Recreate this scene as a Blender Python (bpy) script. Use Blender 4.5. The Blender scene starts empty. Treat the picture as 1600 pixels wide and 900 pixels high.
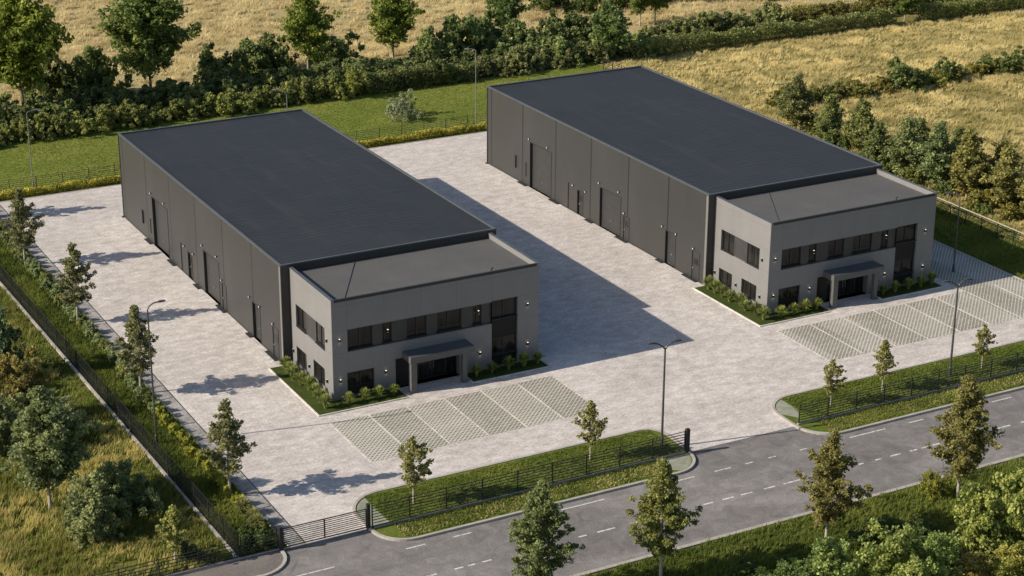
import bpy, math, numpy as np
from mathutils import Vector, Matrix
D = bpy.data
S = bpy.context.scene
COL = S.collection
rng = np.random.default_rng(7)
R = math.radians
ORD = ('first second third fourth fifth sixth seventh eighth ninth tenth eleventh twelfth thirteenth fourteenth fifteenth '
       'sixteenth seventeenth eighteenth nineteenth twentieth twenty-first twenty-second twenty-third twenty-fourth twenty-fifth '
       'twenty-sixth twenty-seventh twenty-eighth twenty-ninth thirtieth thirty-first thirty-second thirty-third thirty-fourth '
       'thirty-fifth thirty-sixth thirty-seventh thirty-eighth thirty-ninth fortieth').split()

# ------------------------------------------------------------------ helpers
def tag(o, label=None, cat=None, group=None, kind=None):
    if label: o['label'] = label
    if cat: o['category'] = cat
    if group: o['group'] = group
    if kind: o['kind'] = kind
    return o

def empty(name, loc=(0, 0, 0), rz=0):
    o = D.objects.new(name, None); COL.objects.link(o)
    o.location = loc; o.rotation_euler = (0, 0, rz); o.empty_display_size = .3
    return o

KIDS = {}
def link(name, me, parent=None, loc=None):
    o = D.objects.new(name, me); COL.objects.link(o)
    if parent is not None:
        o.parent = parent; KIDS.setdefault(parent.name, []).append(o)
    if loc: o.location = loc
    return o

def copy_tree(o, parent=None):
    c = o.copy(); COL.objects.link(c)
    if parent is not None:
        c.parent = parent; KIDS.setdefault(parent.name, []).append(c)
    for ch in list(KIDS.get(o.name, [])):
        copy_tree(ch, c)
    return c

class MB:
    def __init__(s): s.v = []; s.f = []; s.m = []
    def quad(s, a, b, c, d, m=0):
        n = len(s.v); s.v += [a, b, c, d]; s.f.append((n, n+1, n+2, n+3)); s.m.append(m)
    def box(s, x0, x1, y0, y1, z0, z1, m=0):
        if x0 > x1: x0, x1 = x1, x0
        if y0 > y1: y0, y1 = y1, y0
        if z0 > z1: z0, z1 = z1, z0
        n = len(s.v)
        s.v += [(x0,y0,z0),(x1,y0,z0),(x1,y1,z0),(x0,y1,z0),(x0,y0,z1),(x1,y0,z1),(x1,y1,z1),(x0,y1,z1)]
        for f in ((0,3,2,1),(4,5,6,7),(0,1,5,4),(1,2,6,5),(2,3,7,6),(3,0,4,7)):
            s.f.append(tuple(n+i for i in f)); s.m.append(m)
        return s
    def tube(s, pts, radii, sides=7, m=0, cap=True):
        pts = [Vector(p) for p in pts]; n0 = len(s.v)
        for i, p in enumerate(pts):
            d = (pts[min(i+1, len(pts)-1)] - pts[max(i-1, 0)]).normalized()
            a = d.cross(Vector((0.3, 1, 0.2)))
            if a.length < 1e-3: a = d.cross(Vector((1, 0, 0)))
            a.normalize(); b = d.cross(a)
            for k in range(sides):
                t = 2*math.pi*k/sides
                q = p + (a*math.cos(t) + b*math.sin(t))*radii[i]
                s.v.append(tuple(q))
        for i in range(len(pts)-1):
            for k in range(sides):
                k2 = (k+1) % sides
                s.f.append((n0+i*sides+k, n0+i*sides+k2, n0+(i+1)*sides+k2, n0+(i+1)*sides+k)); s.m.append(m)
        if cap:
            s.f.append(tuple(n0+(len(pts)-1)*sides+k for k in range(sides))); s.m.append(m)
            s.f.append(tuple(n0+k for k in reversed(range(sides)))); s.m.append(m)
        return s
    def prism(s, outline, z0, z1, m=0):
        n = len(s.v); k = len(outline)
        s.v += [(x, y, z0) for x, y in outline] + [(x, y, z1) for x, y in outline]
        s.f.append(tuple(n+k+i for i in range(k))); s.m.append(m)
        for i in range(k):
            j = (i+1) % k
            s.f.append((n+i, n+j, n+k+j, n+k+i)); s.m.append(m)
        return s
    def strip(s, path, w, z0, z1, m=0, closed=False):
        """kerb-like bar of width w following a path (centre line)"""
        P = [Vector((x, y, 0)) for x, y in path]; k = len(P); n = len(s.v)
        for i, p in enumerate(P):
            if closed: d1 = (p-P[i-1]).normalized(); d2 = (P[(i+1) % k]-p).normalized()
            else:
                d1 = (p-P[i-1]).normalized() if i else (P[1]-p).normalized()
                d2 = (P[i+1]-p).normalized() if i < k-1 else d1
            t = (d1+d2).normalized(); nrm = Vector((-t.y, t.x, 0))
            sc = 1/max(.5, nrm.dot(Vector((-d1.y, d1.x, 0))))
            for sg in (1, -1):
                q = p + nrm*(sg*w/2*sc)
                s.v += [(q.x, q.y, z0), (q.x, q.y, z1)]
        segs = range(k if closed else k-1)
        for i in segs:
            a = n+4*i; b = n+4*((i+1) % k)
            for f in ((a+1, a+3, b+3, b+1), (a, a+1, b+1, b), (a+3, a+2, b+2, b+3)):
                s.f.append(f); s.m.append(m)
        if not closed:
            for a, rev in ((n, 1), (n+4*(k-1), 0)):
                s.f.append((a, a+2, a+3, a+1)); s.m.append(m)
        return s
    def mesh(s, name, mats):
        me = D.meshes.new(name); me.from_pydata(s.v, [], s.f)
        for m in (mats if isinstance(mats, (list, tuple)) else [mats]): me.materials.append(m)
        if any(s.m): me.polygons.foreach_set('material_index', s.m)
        me.update()
        import bmesh
        bm = bmesh.new(); bm.from_mesh(me); bmesh.ops.recalc_face_normals(bm, faces=bm.faces); bm.to_mesh(me); bm.free()
        return me
    def build(s, name, mats, parent=None, loc=None):
        return link(name, s.mesh(name, mats), parent, loc)

def array_mesh(name, V, F, tint, mat):
    """V (n,3), F (m,k) all the same k; tint one value per face"""
    me = D.meshes.new(name); m, k = F.shape
    me.vertices.add(len(V)); me.vertices.foreach_set('co', np.asarray(V, np.float32).ravel())
    me.loops.add(m*k); me.loops.foreach_set('vertex_index', F.astype(np.int32).ravel())
    me.polygons.add(m); me.polygons.foreach_set('loop_start', np.arange(0, m*k, k, dtype=np.int32))
    me.polygons.foreach_set('loop_total', np.full(m, k, np.int32))
    a = me.attributes.new('tint', 'FLOAT', 'FACE'); a.data.foreach_set('value', np.asarray(tint, np.float32))
    me.materials.append(mat); me.update(calc_edges=True); me.validate()
    return me

def vnoise(x, y, scale, seed):
    g = np.random.default_rng(seed).random((64, 64))
    u = np.asarray(x)/scale; v = np.asarray(y)/scale
    i = np.floor(u).astype(int); j = np.floor(v).astype(int); fu = u-i; fv = v-j
    fu = fu*fu*(3-2*fu); fv = fv*fv*(3-2*fv)
    G = lambda a, b: g[a % 64, b % 64]
    return (G(i, j)*(1-fu)+G(i+1, j)*fu)*(1-fv)+(G(i, j+1)*(1-fu)+G(i+1, j+1)*fu)*fv

# ------------------------------------------------------------------ materials
class NT:
    def __init__(s, name, rough=.8, spec=.3):
        s.m = D.materials.new(name); s.m.use_nodes = True; s.t = s.m.node_tree
        s.b = s.t.nodes['Principled BSDF']; s.out = s.t.nodes['Material Output']
        s.b.inputs['Roughness'].default_value = rough
        s.b.inputs['Specular IOR Level'].default_value = spec
        s._pos = None
    def n(s, typ, **kw):
        nd = s.t.nodes.new(typ)
        for k, v in kw.items():
            if k in nd.inputs.keys(): s.set(nd.inputs[k], v)
            else: setattr(nd, k, v)
        return nd
    def set(s, sock, v):
        if isinstance(v, bpy.types.NodeSocket): s.t.links.new(v, sock)
        else:
            try: sock.default_value = v
            except Exception: sock.default_value = (*v, 1)
    def pos(s, obj=False):
        if s._pos is None:
            s._pos = s.n('ShaderNodeTexCoord').outputs['Object'] if obj else s.n('ShaderNodeNewGeometry').outputs['Position']
        return s._pos
    def map(s, scale=(1, 1, 1), rot=(0, 0, 0), vec=None):
        nd = s.n('ShaderNodeMapping'); s.set(nd.inputs['Vector'], vec or s.pos())
        nd.inputs['Scale'].default_value = scale; nd.inputs['Rotation'].default_value = rot
        return nd.outputs[0]
    def noise(s, scale, detail=4, rough=.55, vec=None, dist=0):
        nd = s.n('ShaderNodeTexNoise'); s.set(nd.inputs['Vector'], vec or s.pos())
        nd.inputs['Scale'].default_value = scale; nd.inputs['Detail'].default_value = detail
        nd.inputs['Roughness'].default_value = rough; nd.inputs['Distortion'].default_value = dist
        return nd.outputs['Fac']
    def ramp(s, fac, stops):
        nd = s.n('ShaderNodeValToRGB'); s.set(nd.inputs[0], fac); cr = nd.color_ramp
        while len(cr.elements) < len(stops): cr.elements.new(.5)
        for e, (p, c) in zip(cr.elements, stops):
            e.position = p; e.color = (*c, 1) if hasattr(c, '__len__') else (c, c, c, 1)
        return nd.outputs[0]
    def mix(s, fac, a, b, mode='MIX'):
        nd = s.n('ShaderNodeMix', data_type='RGBA', blend_type=mode)
        s.set(nd.inputs[0], fac); s.set(nd.inputs[6], a); s.set(nd.inputs[7], b)
        return nd.outputs[2]
    def math(s, op, a, b=0, clamp=False):
        nd = s.n('ShaderNodeMath', operation=op, use_clamp=clamp); s.set(nd.inputs[0], a); s.set(nd.inputs[1], b)
        return nd.outputs[0]
    def sep(s, vec): return s.n('ShaderNodeSeparateXYZ', Vector=vec).outputs
    def color(s, c): s.set(s.b.inputs['Base Color'], c); return s
    def bump(s, h, strength=.3, dist=.05):
        nd = s.n('ShaderNodeBump'); s.set(nd.inputs['Height'], h)
        nd.inputs['Strength'].default_value = strength; nd.inputs['Distance'].default_value = dist
        s.t.links.new(nd.outputs[0], s.b.inputs['Normal']); return s
    def objcol(s, c):
        oi = s.n('ShaderNodeObjectInfo'); return s.mix(1.0, c, oi.outputs['Color'], 'MULTIPLY')

def simple(name, c, rough=.6, spec=.3, metal=0, var=.15, scale=3):
    k = NT(name, rough, spec)
    k.pos(True)
    f = k.noise(scale, 4)
    k.color(k.ramp(f, [(.3, [x*(1-var) for x in c]), (.7, [x*(1+var) for x in c])]))
    k.b.inputs['Metallic'].default_value = metal
    return k.m

def leafmat(name, dark, light, trans=.42, gain=1.7):
    k = NT(name, .55, .25)
    a = k.n('ShaderNodeAttribute', attribute_name='tint')
    c = k.objcol(k.ramp(a.outputs['Fac'], [(.05, [v*gain for v in dark]), (.95, [v*gain for v in light])]))
    k.color(c)
    tr = k.n('ShaderNodeBsdfTranslucent'); k.set(tr.inputs['Color'], c)
    mx = k.n('ShaderNodeMixShader'); mx.inputs[0].default_value = trans
    k.t.links.new(k.b.outputs[0], mx.inputs[1]); k.t.links.new(tr.outputs[0], mx.inputs[2])
    k.t.links.new(mx.outputs[0], k.out.inputs[0])
    return k.m

M = {}
# vegetation
M['olive_leaf'] = leafmat('olive_leaves', (.085, .088, .038), (.235, .23, .10))
M['green_leaf'] = leafmat('green_leaves', (.055, .075, .022), (.185, .205, .06))
M['grey_leaf'] = leafmat('grey_green_leaves', (.065, .082, .04), (.22, .235, .11))
M['bright_leaf'] = leafmat('bright_leaves', (.055, .08, .022), (.24, .265, .095))
M['bronze_leaf'] = leafmat('bronze_leaves', (.10, .075, .028), (.24, .19, .075))
M['hedge_leaf'] = leafmat('hedge_leaves', (.05, .062, .025), (.175, .178, .075))
M['tuft_leaf'] = leafmat('tuft_blades', (.11, .13, .045), (.30, .315, .13), .4, 1.5)
M['wheat'] = leafmat('wheat_blades', (.36, .29, .145), (.57, .495, .29), .5, 1.45)
M['meadow'] = leafmat('meadow_blades', (.22, .19, .07), (.51, .435, .22), .5, 1.75)
M['grass'] = leafmat('grass_blades', (.06, .085, .014), (.165, .185, .038), .4, 1.6)
M['rough'] = leafmat('rough_blades', (.13, .13, .03), (.44, .37, .14), .45, 1.6)
k = NT('bark', .9, .1); k.pos(True)
k.color(k.ramp(k.noise(6, 5, vec=k.map((3, 3, .6))), [(.3, (.10, .085, .065)), (.7, (.24, .21, .17))])); M['bark'] = k.m
k = NT('pale_bark', .9, .1); k.pos(True)
k.color(k.ramp(k.noise(6, 5, vec=k.map((3, 3, .8))), [(.3, (.26, .23, .18)), (.7, (.46, .42, .34))])); M['pale_bark'] = k.m

# paving: small concrete blocks, streaky and stained
def paving_mat(name, a, b, rowdir, contrast=1.0):
    k = NT(name, .88, .25)
    big = k.noise(.16, 5, .6, dist=.4)
    streak = k.noise(1.0, 5, .65, vec=k.map((.85, 1.35, 1), (0, 0, R(rowdir))))
    fine = k.noise(5.0, 3, .7)
    br = k.n('ShaderNodeTexBrick', offset=.5)
    k.set(br.inputs['Vector'], k.map((1, 1, 1), (0, 0, R(rowdir))))
    br.inputs['Scale'].default_value = 1; br.inputs['Brick Width'].default_value = .6; br.inputs['Row Height'].default_value = .3
    br.inputs['Mortar Size'].default_value = .012; br.inputs['Mortar Smooth'].default_value = .4; br.inputs['Bias'].default_value = 0
    br.inputs['Color1'].default_value = (.42, .42, .42, 1); br.inputs['Color2'].default_value = (.60, .60, .60, 1)
    br.inputs['Mortar'].default_value = (.30, .30, .30, 1)
    f = k.math('ADD', k.math('MULTIPLY', big, .38), k.math('ADD', k.math('MULTIPLY', streak, .37), k.math('MULTIPLY', fine, .25)))
    c = k.ramp(f, [(.30, [x*.87 for x in a]), (.48, a), (.66, b)])
    c = k.mix(.34*contrast, c, k.mix(1, c, br.outputs[0], 'OVERLAY'))
    c = k.mix(.55*contrast, c, k.ramp(k.math('ADD', k.math('MULTIPLY', fine, .6), k.math('MULTIPLY', streak, .4)),
                                     [(.34, .12), (.66, .88)]), 'SOFT_LIGHT')
    pn = k.n('ShaderNodeTexBrick', offset=.37); k.set(pn.inputs['Vector'], k.map((1, 1, 1), (0, 0, R(rowdir))))
    pn.inputs['Scale'].default_value = 1; pn.inputs['Brick Width'].default_value = 7.4; pn.inputs['Row Height'].default_value = 4.1
    pn.inputs['Mortar Size'].default_value = .02; pn.inputs['Color1'].default_value = (.44, .44, .44, 1); pn.inputs['Color2'].default_value = (.56, .56, .56, 1); pn.inputs['Mortar'].default_value = (.36, .36, .36, 1)
    c = k.mix(.55, c, pn.outputs[0], 'SOFT_LIGHT')
    # rare darker stains
    st = k.ramp(k.noise(.45, 5, .65, dist=1.2), [(.60, 0.0), (.74, 1.0)])
    c = k.mix(k.math('MULTIPLY', st, .30), c, (.30, .25, .21))
    k.color(c)
    k.bump(k.math('ADD', k.math('MULTIPLY', fine, .5), br.outputs['Fac']), .35, .012)
    return k.m
M['paving'] = paving_mat('yard_paving', (.48, .44, .41), (.605, .563, .528), 0, 1.05)
M['apron'] = paving_mat('apron_paving', (.50, .47, .45), (.62, .585, .55), 0, .7)
M['strip'] = paving_mat('strip_paving', (.27, .255, .245), (.37, .35, .33), 90, 1.3)

def gridpaver(name):
    k = NT(name, .9, .2)
    P = k.sep(k.map((1, 1, 1), (0, 0, R(45))))
    px = k.sep(k.pos())
    c = .26
    u = k.math('ABSOLUTE', k.math('SUBTRACT', k.math('FRACT', k.math('MULTIPLY', P['X'], 1/c)), .5))
    v = k.math('ABSOLUTE', k.math('SUBTRACT', k.math('FRACT', k.math('MULTIPLY', P['Y'], 1/c)), .5))
    mx = k.math('MAXIMUM', u, v)
    wob = k.math('MULTIPLY', k.noise(2.2, 3), .16)
    lim = k.math('ADD', wob, k.math('ADD', k.math('MULTIPLY', k.noise(.22, 2), .16), k.math('MULTIPLY', k.math('GREATER_THAN', k.math('FRACT', k.math('MULTIPLY', k.math('ADD', px['X'], 1.72), 1/6.0)), .5), .07)))       # open cells are bigger where the joint filling has sunk
    hole = k.math('MULTIPLY', k.math('SUBTRACT', k.math('ADD', lim, .18), mx), 8, True)
    bays = k.noise(.35, 3)
    rib = k.ramp(k.math('ADD', k.math('MULTIPLY', bays, .5), k.math('MULTIPLY', k.noise(5, 3), .5)), [(.3, (.42, .395, .35)), (.7, (.56, .53, .475))])
    fill = k.ramp(k.noise(2.5, 3), [(.3, (.12, .118, .085)), (.6, (.185, .175, .13)), (.8, (.27, .25, .195))])
    k.color(k.mix(hole, rib, fill))
    k.bump(k.math('SUBTRACT', 1, hole), .6, .03)
    return k.m
M['grid'] = gridpaver('grass_grid_pavers')

k = NT('asphalt', .9, .2)
big = k.noise(.12, 5, .6, vec=k.map((.5, 1.6, 1)), dist=.6)
fine = k.noise(9, 3, .7)
mid = k.noise(.9, 5, .65, dist=.8)
c = k.ramp(k.math('ADD', k.math('MULTIPLY', big, .55), k.math('MULTIPLY', mid, .45)), [(.36, (.125, .116, .113)), (.5, (.185, .173, .168)), (.64, (.265, .25, .242))])
c = k.mix(.5, c, k.ramp(fine, [(.3, .2), (.7, .8)]), 'SOFT_LIGHT')
cr = k.n('ShaderNodeTexVoronoi', feature='DISTANCE_TO_EDGE'); k.set(cr.inputs['Vector'], k.mix(.12, k.map((.35, .5, 1)), k.n('ShaderNodeTexNoise', Scale=1.3).outputs['Color']))
cr.inputs['Scale'].default_value = .55
crk = k.math('MULTIPLY', k.ramp(cr.outputs['Distance'], [(.0, 1.0), (.012, 0.0)]), k.ramp(k.noise(.2, 2), [(.5, 0), (.6, .55)]))
c = k.mix(crk, c, (.06, .056, .054))
pale = k.ramp(k.noise(.5, 6, .7, dist=1.5), [(.62, 0), (.75, .6)])
c = k.mix(pale, c, (.27, .26, .25))
k.color(c); k.bump(fine, .25, .01); M['asphalt'] = k.m
k = NT('footway_asphalt', .9, .2)
c = k.ramp(k.math('ADD', k.math('MULTIPLY', k.noise(.7, 5, .6), .6), k.math('MULTIPLY', k.noise(8, 3), .4)), [(.35, (.12, .107, .098)), (.65, (.20, .178, .16))])
k.color(c); M['footway'] = k.m
k = NT('worn_road_paint', .8, .3)
k.color(k.ramp(k.noise(3.5, 5, .7), [(.36, (.26, .245, .235)), (.52, (.58, .56, .53)), (.7, (.70, .68, .65))])); M['paint'] = k.m
k = NT('kerb_concrete', .9, .2)
k.color(k.ramp(k.math('ADD', k.math('MULTIPLY', k.noise(.8, 4), .6), k.math('MULTIPLY', k.noise(7, 3), .4)), [(.3, (.27, .25, .225)), (.7, (.47, .44, .40))])); M['kerb'] = k.m
k = NT('bay_edging', .9, .2)
k.color(k.ramp(k.noise(1.6, 5, .7), [(.35, (.42, .39, .34)), (.6, (.64, .60, .54))])); M['edging'] = k.m

def ground_mat(name, stops, s1, s2, bumpd=.12, stretch=(1, 1, 1)):
    k = NT(name, .95, .1)
    f = k.math('ADD', k.math('MULTIPLY', k.noise(s1, 5, .6, dist=.5, vec=k.map(stretch)), .55), k.math('MULTIPLY', k.noise(s2, 5, .7), .45))
    k.color(k.ramp(f, stops)); k.bump(k.noise(s2*2, 4, .7), .8, bumpd)
    return k.m
M['ground'] = ground_mat('open_ground', [(.32, (.09, .10, .03)), (.5, (.22, .185, .07)), (.68, (.33, .26, .11))], .08, 1.1)
M['wheatsoil'] = ground_mat('stubble_ground', [(.32, (.24, .20, .09)), (.5, (.38, .31, .15)), (.68, (.50, .41, .22))], .1, 1.3, .25)
M['meadowsoil'] = ground_mat('meadow_ground', [(.30, (.07, .09, .022)), (.45, (.20, .17, .055)), (.66, (.34, .27, .105))], .11, 1.2, .25)
M['roughsoil'] = ground_mat('rough_grass_ground', [(.33, (.045, .065, .014)), (.5, (.10, .11, .025)), (.68, (.20, .175, .055))], .16, 1.4, .2)
M['lawn'] = ground_mat('lawn', [(.30, (.10, .135, .022)), (.47, (.145, .18, .032)), (.58, (.20, .215, .046)), (.72, (.25, .235, .07))], .10, 1.6, .1, (.7, 1.5, 1))
M['verge'] = ground_mat('verge_grass', [(.30, (.06, .095, .014)), (.5, (.105, .14, .022)), (.70, (.19, .185, .05))], .35, 3.0, .08)
M['bedsoil'] = ground_mat('bed_grass', [(.30, (.028, .042, .01)), (.5, (.045, .065, .014)), (.72, (.085, .09, .028))], 1.2, 5, .06)
k = NT('fine_gravel', .95, .1)
k.color(k.ramp(k.math('ADD', k.math('MULTIPLY', k.noise(1.5, 4), .5), k.math('MULTIPLY', k.noise(14, 3, .8), .5)), [(.35, (.17, .19, .13)), (.65, (.34, .34, .28))])); k.bump(k.noise(14, 3), .5, .02); M['gravel'] = k.m
M['soil'] = simple('dry_soil', (.20, .15, .10), .95, .1, var=.3)

# buildings
k = NT('warehouse_cladding', .5, .35); k.pos(True)
P = k.sep(k.pos(True))
seam = k.math('ABSOLUTE', k.math('SUBTRACT', k.math('FRACT', k.math('MULTIPLY', k.math('SUBTRACT', P['Y'], .9), 1/6.5)), .5))
seam = k.math('GREATER_THAN', seam, .484)
micro = k.math('FRACT', k.math('MULTIPLY', P['Z'], 1/1.0)); micro = k.math('LESS_THAN', micro, .025)
base = k.ramp(k.math('ADD', k.math('MULTIPLY', k.noise(.25, 4, .6, vec=k.map((1, 1, .35))), .7), k.math('MULTIPLY', k.noise(3, 3), .3)), [(.3, (.036, .036, .0345)), (.7, (.048, .0475, .046))])
base = k.mix(k.math('MULTIPLY', micro, .22), base, (.03, .03, .028))
k.color(k.mix(k.math('MULTIPLY', seam, .95), base, (.018, .018, .018)))
wv = k.math('SINE', k.math('MULTIPLY', P['Z'], 40)); k.bump(wv, .04, .01); M['cladding'] = k.m
k = NT('facade_panels', .55, .35); k.pos(True)
P = k.sep(k.pos(True))
def joint(a, per, off, w): 
    t = k.math('FRACT', k.math('MULTIPLY', k.math('SUBTRACT', a, off), 1/per)); return k.math('LESS_THAN', t, w/per)
j = k.math('MAXIMUM', k.math('MAXIMUM', joint(P['X'], 2.93, 1.17, .03), joint(P['Y'], 2.6, .02, .03)), joint(P['Z'], 1.85, 1.72, .03))
base = k.ramp(k.math('ADD', k.math('MULTIPLY', k.noise(.5, 4, .6), .6), k.math('MULTIPLY', k.noise(5, 3), .4)), [(.3, (.182, .177, .173)), (.7, (.215, .210, .206))])
k.color(k.mix(k.math('MULTIPLY', j, .45), base, (.09, .088, .085))); M['facade'] = k.m
k = NT('sheet_roof', .6, .25); k.pos(True)
P = k.sep(k.pos(True))
wob = k.math('MULTIPLY', k.noise(.35, 4, vec=k.map((.5, 1, 1))), 2.0)
rib = k.math('SINE', k.math('MULTIPLY', k.math('ADD', P['Y'], wob), 2*math.pi/.55))
base = k.ramp(k.math('ADD', k.math('MULTIPLY', k.noise(.12, 4, .6), .5), k.math('MULTIPLY', k.noise(1.1, 4, .65, vec=k.map((.25, 2.2, 1))), .5)), [(.3, (.021, .024, .0275)), (.7, (.033, .036, .040))])
lap = k.math('LESS_THAN', k.math('FRACT', k.math('MULTIPLY', P['X'], 1/5.9)), .008)
stn = k.ramp(k.noise(.5, 5, .7, vec=k.map((1.6, .16, 1))), [(.52, 0), (.72, .35)])
base = k.mix(stn, base, (.052, .054, .057))
k.color(k.mix(k.math('MULTIPLY', lap, .5), base, (.016, .018, .02)))
mask = k.ramp(k.noise(.09, 3), [(.38, .1), (.62, 1)])
k.bump(k.math('MULTIPLY', rib, mask), .42, .02); M['roof'] = k.m
k = NT('membrane_roof', .8, .25); k.pos(True)
k.color(k.ramp(k.math('ADD', k.math('MULTIPLY', k.noise(.35, 4, .6), .6), k.math('MULTIPLY', k.noise(4, 3), .4)), [(.3, (.083, .082, .081)), (.7, (.108, .107, .105))])); M['membrane'] = k.m
M['coping'] = simple('coping_metal', (.075, .082, .092), .45, .5, var=.12, scale=1)
M['pale_trim'] = simple('pale_trim_metal', (.16, .157, .152), .5, .4, var=.1)
M['dark_trim'] = simple('dark_trim_metal', (.028, .029, .03), .5, .4)
M['door'] = simple('door_metal', (.036, .036, .036), .5, .4, var=.1, scale=1.5)
M['canopy'] = simple('canopy_cladding', (.105, .103, .101), .55, .35, var=.08)
M['infill'] = simple('infill_panel', (.045, .044, .043), .5, .4, var=.12, scale=1.5)
M['black_panel'] = simple('black_panel', (.014, .014, .014), .5, .2)
M['frame'] = simple('window_frame_metal', (.02, .02, .02), .45, .4)
k = NT('window_glass', .07, .22); k.pos(True)
k.color(k.ramp(k.noise(.9, 3, vec=k.map((2.5, 2.5, .25))), [(.35, (.008, .0078, .007)), (.65, (.026, .024, .021))])); k.bump(k.noise(1.2, 2), .03, .02); M['glass'] = k.m
M['fence'] = simple('fence_metal', (.026, .027, .028), .5, .4)
M['pale_rail'] = simple('pale_top_rail', (.40, .36, .29), .85, .2)  # top rail coloured paler than the fence metal
M['pole'] = simple('lamp_pole_metal', (.055, .055, .055), .45, .5)
M['galv'] = simple('galvanised_metal', (.17, .175, .175), .45, .5)
M['fixture'] = simple('pale_fixture', (.62, .60, .56), .4, .4)
k = NT('lamp_glow', .5); k.color((.8, .75, .65)); k.b.inputs['Emission Color'].default_value = (1, .86, .66, 1); k.b.inputs['Emission Strength'].default_value = 1.2; M['glow'] = k.m
k = NT('lamp_lens', .25, .5); k.color((.75, .76, .78)); M['lens'] = k.m

# ------------------------------------------------------------------ setting
def sheet(name, x0, x1, y0, y1, z, mat):
    b = MB(); b.quad((x0, y0, z), (x1, y0, z), (x1, y1, z), (x0, y1, z))
    return tag(b.build(name, mat), kind='structure')
sheet('ground', -600, 900, -400, 1100, -.06, M['ground'])
sheet('wheat_field', -160, 400, 84, 520, -.040, M['wheatsoil'])
sheet('meadow', 67.6, 400, -120, 84, -.036, M['meadowsoil'])
sheet('lawn', -160, 68, 57.0, 84, -.030, M['lawn'])
sheet('rough_grass', -160, -14.2, -19.2, 57.0, -.032, M['roughsoil'])
sheet('grass_strip', 61.6, 67.6, -14.6, 57.0, -.028, M['verge'])
sheet('roadside_grass', -200, 300, -140, -29.9, -.026, M['roughsoil'])
sheet('planting_strip', -14.5, -11.05, -18.8, 57.0, -.02, M['bedsoil'])
sheet('yard', -9.98, 61.7, -19.0, 56.9, 0, M['paving'])
sheet('paved_strip', -11.05, -9.98, -18.98, 56.9, -.002, M['strip'])
sheet('apron', 16.95, 20.85, -2.95, 7.6, .004, M['apron'])
sheet('road', -200, 300, -30.0, -18.98, -.008, M['asphalt'])
# parking bays paved with open grids, pale edging lines between the bays
sheet('parking_bays', -1.75, 16.3, -10.3, -3.3, .004, M['grid'])
b = MB()
for i in range(7):
    x = -1.72+3.0*i; b.box(x-.06, x+.06, -10.3, -3.25, -.02, .012)
b.box(-1.78, 16.34, -3.3, -3.19, -.02, .011)
tag(b.build('bay_edging', M['edging']), kind='structure')
b = MB(); b.quad((36.3, -10.75, .004), (61.6, -10.75, .004), (61.6, -3.95, .004), (36.3, -3.95, .004))
b.quad((55.6, -3.95, .004), (61.6, -3.95, .004), (61.6, 14, .004), (55.6, 14, .004))
tag(b.build('parking_bays', M['grid']), kind='structure')
b = MB()
for i in range(8):
    x = 36.4+3.2*i; b.box(x-.06, x+.06, -10.75, -3.9, -.02, .012)
b.box(36.33, 55.6, -3.95, -3.84, -.02, .011)
tag(b.build('bay_edging', M['edging']), kind='structure')
# road markings
rb = np.array([0, 1, 2, 3])
b = MB()
for x0, x1 in ((-12.2, -9.6), (-4.8, -3.5), (-1.6, -.3), (6.2, 9.4), (13.7, 16.4), (18.0, 19.3), (20.5, 21.1), (22.4, 23.0), (25, 25.6), (29.3, 32.4), (34.5, 35.8), (38.2, 40.2), (42.2, 44.0), (46.5, 48.5), (51, 53), (56, 58), (-17, -14.5), (-23, -20.5)):
    b.quad((x0, -22.36, .0), (x1, -22.36, .0), (x1, -22.24, .0), (x0, -22.24, .0))
for x0, x1 in ((-5.2, -4.5), (-3.3, -2.7), (-2.4, -1.9), (-1.4, -.8), (1.5, 2.6), (5.3, 5.9), (6.7, 8.0), (9.1, 10.4), (12.1, 12.7), (14.6, 15.4), (16.1, 17.0), (17.6, 18.5), (19.4, 20.3), (21, 22.4), (23.9, 24.6), (26.1, 27.6), (28.6, 29.1), (29.9, 30.8), (31.6, 32.2), (32.6, 34.2), (36.4, 37.6), (39.2, 40.6), (41.6, 42.6), (45, 46.6), (49.5, 51), (54, 55.5), (-12, -10.5), (-8.6, -7.4)):
    b.quad((x0, -26.03, .0), (x1, -26.03, .0), (x1, -25.88, .0), (x0, -25.88, .0))
tag(b.build('road_markings', M['paint']), kind='structure')

def arc(cx, cy, r, a0, a1, n=8):
    return [(cx+r*math.cos(R(a0+(a1-a0)*i/n)), cy+r*math.sin(R(a0+(a1-a0)*i/n))) for i in range(n+1)]
# islands between yard and road: grass top, kerb round it, fence plinth along y = -19
isl1 = [(-5.75, -19.0)] + arc(-3.2, -17.2, 2.6, 180, 90) + arc(16.7, -16.1, 1.5, 90, 0, 6) + [(18.1, -19.1)] + arc(15.6, -19.1, 2.4, -4, -90, 8) + arc(-3.6, -19.4, 2.1, -90, -172, 8)
isl2 = [(27.0, -19.1)] + arc(29.6, -17.2, 2.55, 180, 90) + [(120, -14.65), (120, -21.5)] + arc(29.4, -19.1, 2.4, -90, -176, 8)
for isl in (isl1, isl2):
    b = MB(); b.prism(isl, -.05, .10); tag(b.build('grass_island', M['verge']), kind='structure')
    b = MB(); b.strip(isl, .2, -.05, .145, closed=True); tag(b.build('kerb', M['kerb']), kind='structure')
for nm, pg in (('gravel', [(-5.55, -18.9)] + arc(-3.2, -17.2, 2.42, 178, 118, 6) + [(-4.4, -16.4), (-4.3, -18.9)]), ('gravel', arc(15.6, -19.1, 2.22, -6, -80, 6) + [(15.2, -20.7), (15.5, -19.3)]),
               ('gravel', arc(29.6, -17.2, 2.38, 176, 112, 6) + [(28.75, -16.3), (28.5, -17.3), (28.1, -18.3)])):
    b = MB(); b.prism(pg, .05, .106); tag(b.build(nm, M['gravel']), kind='structure')
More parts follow.
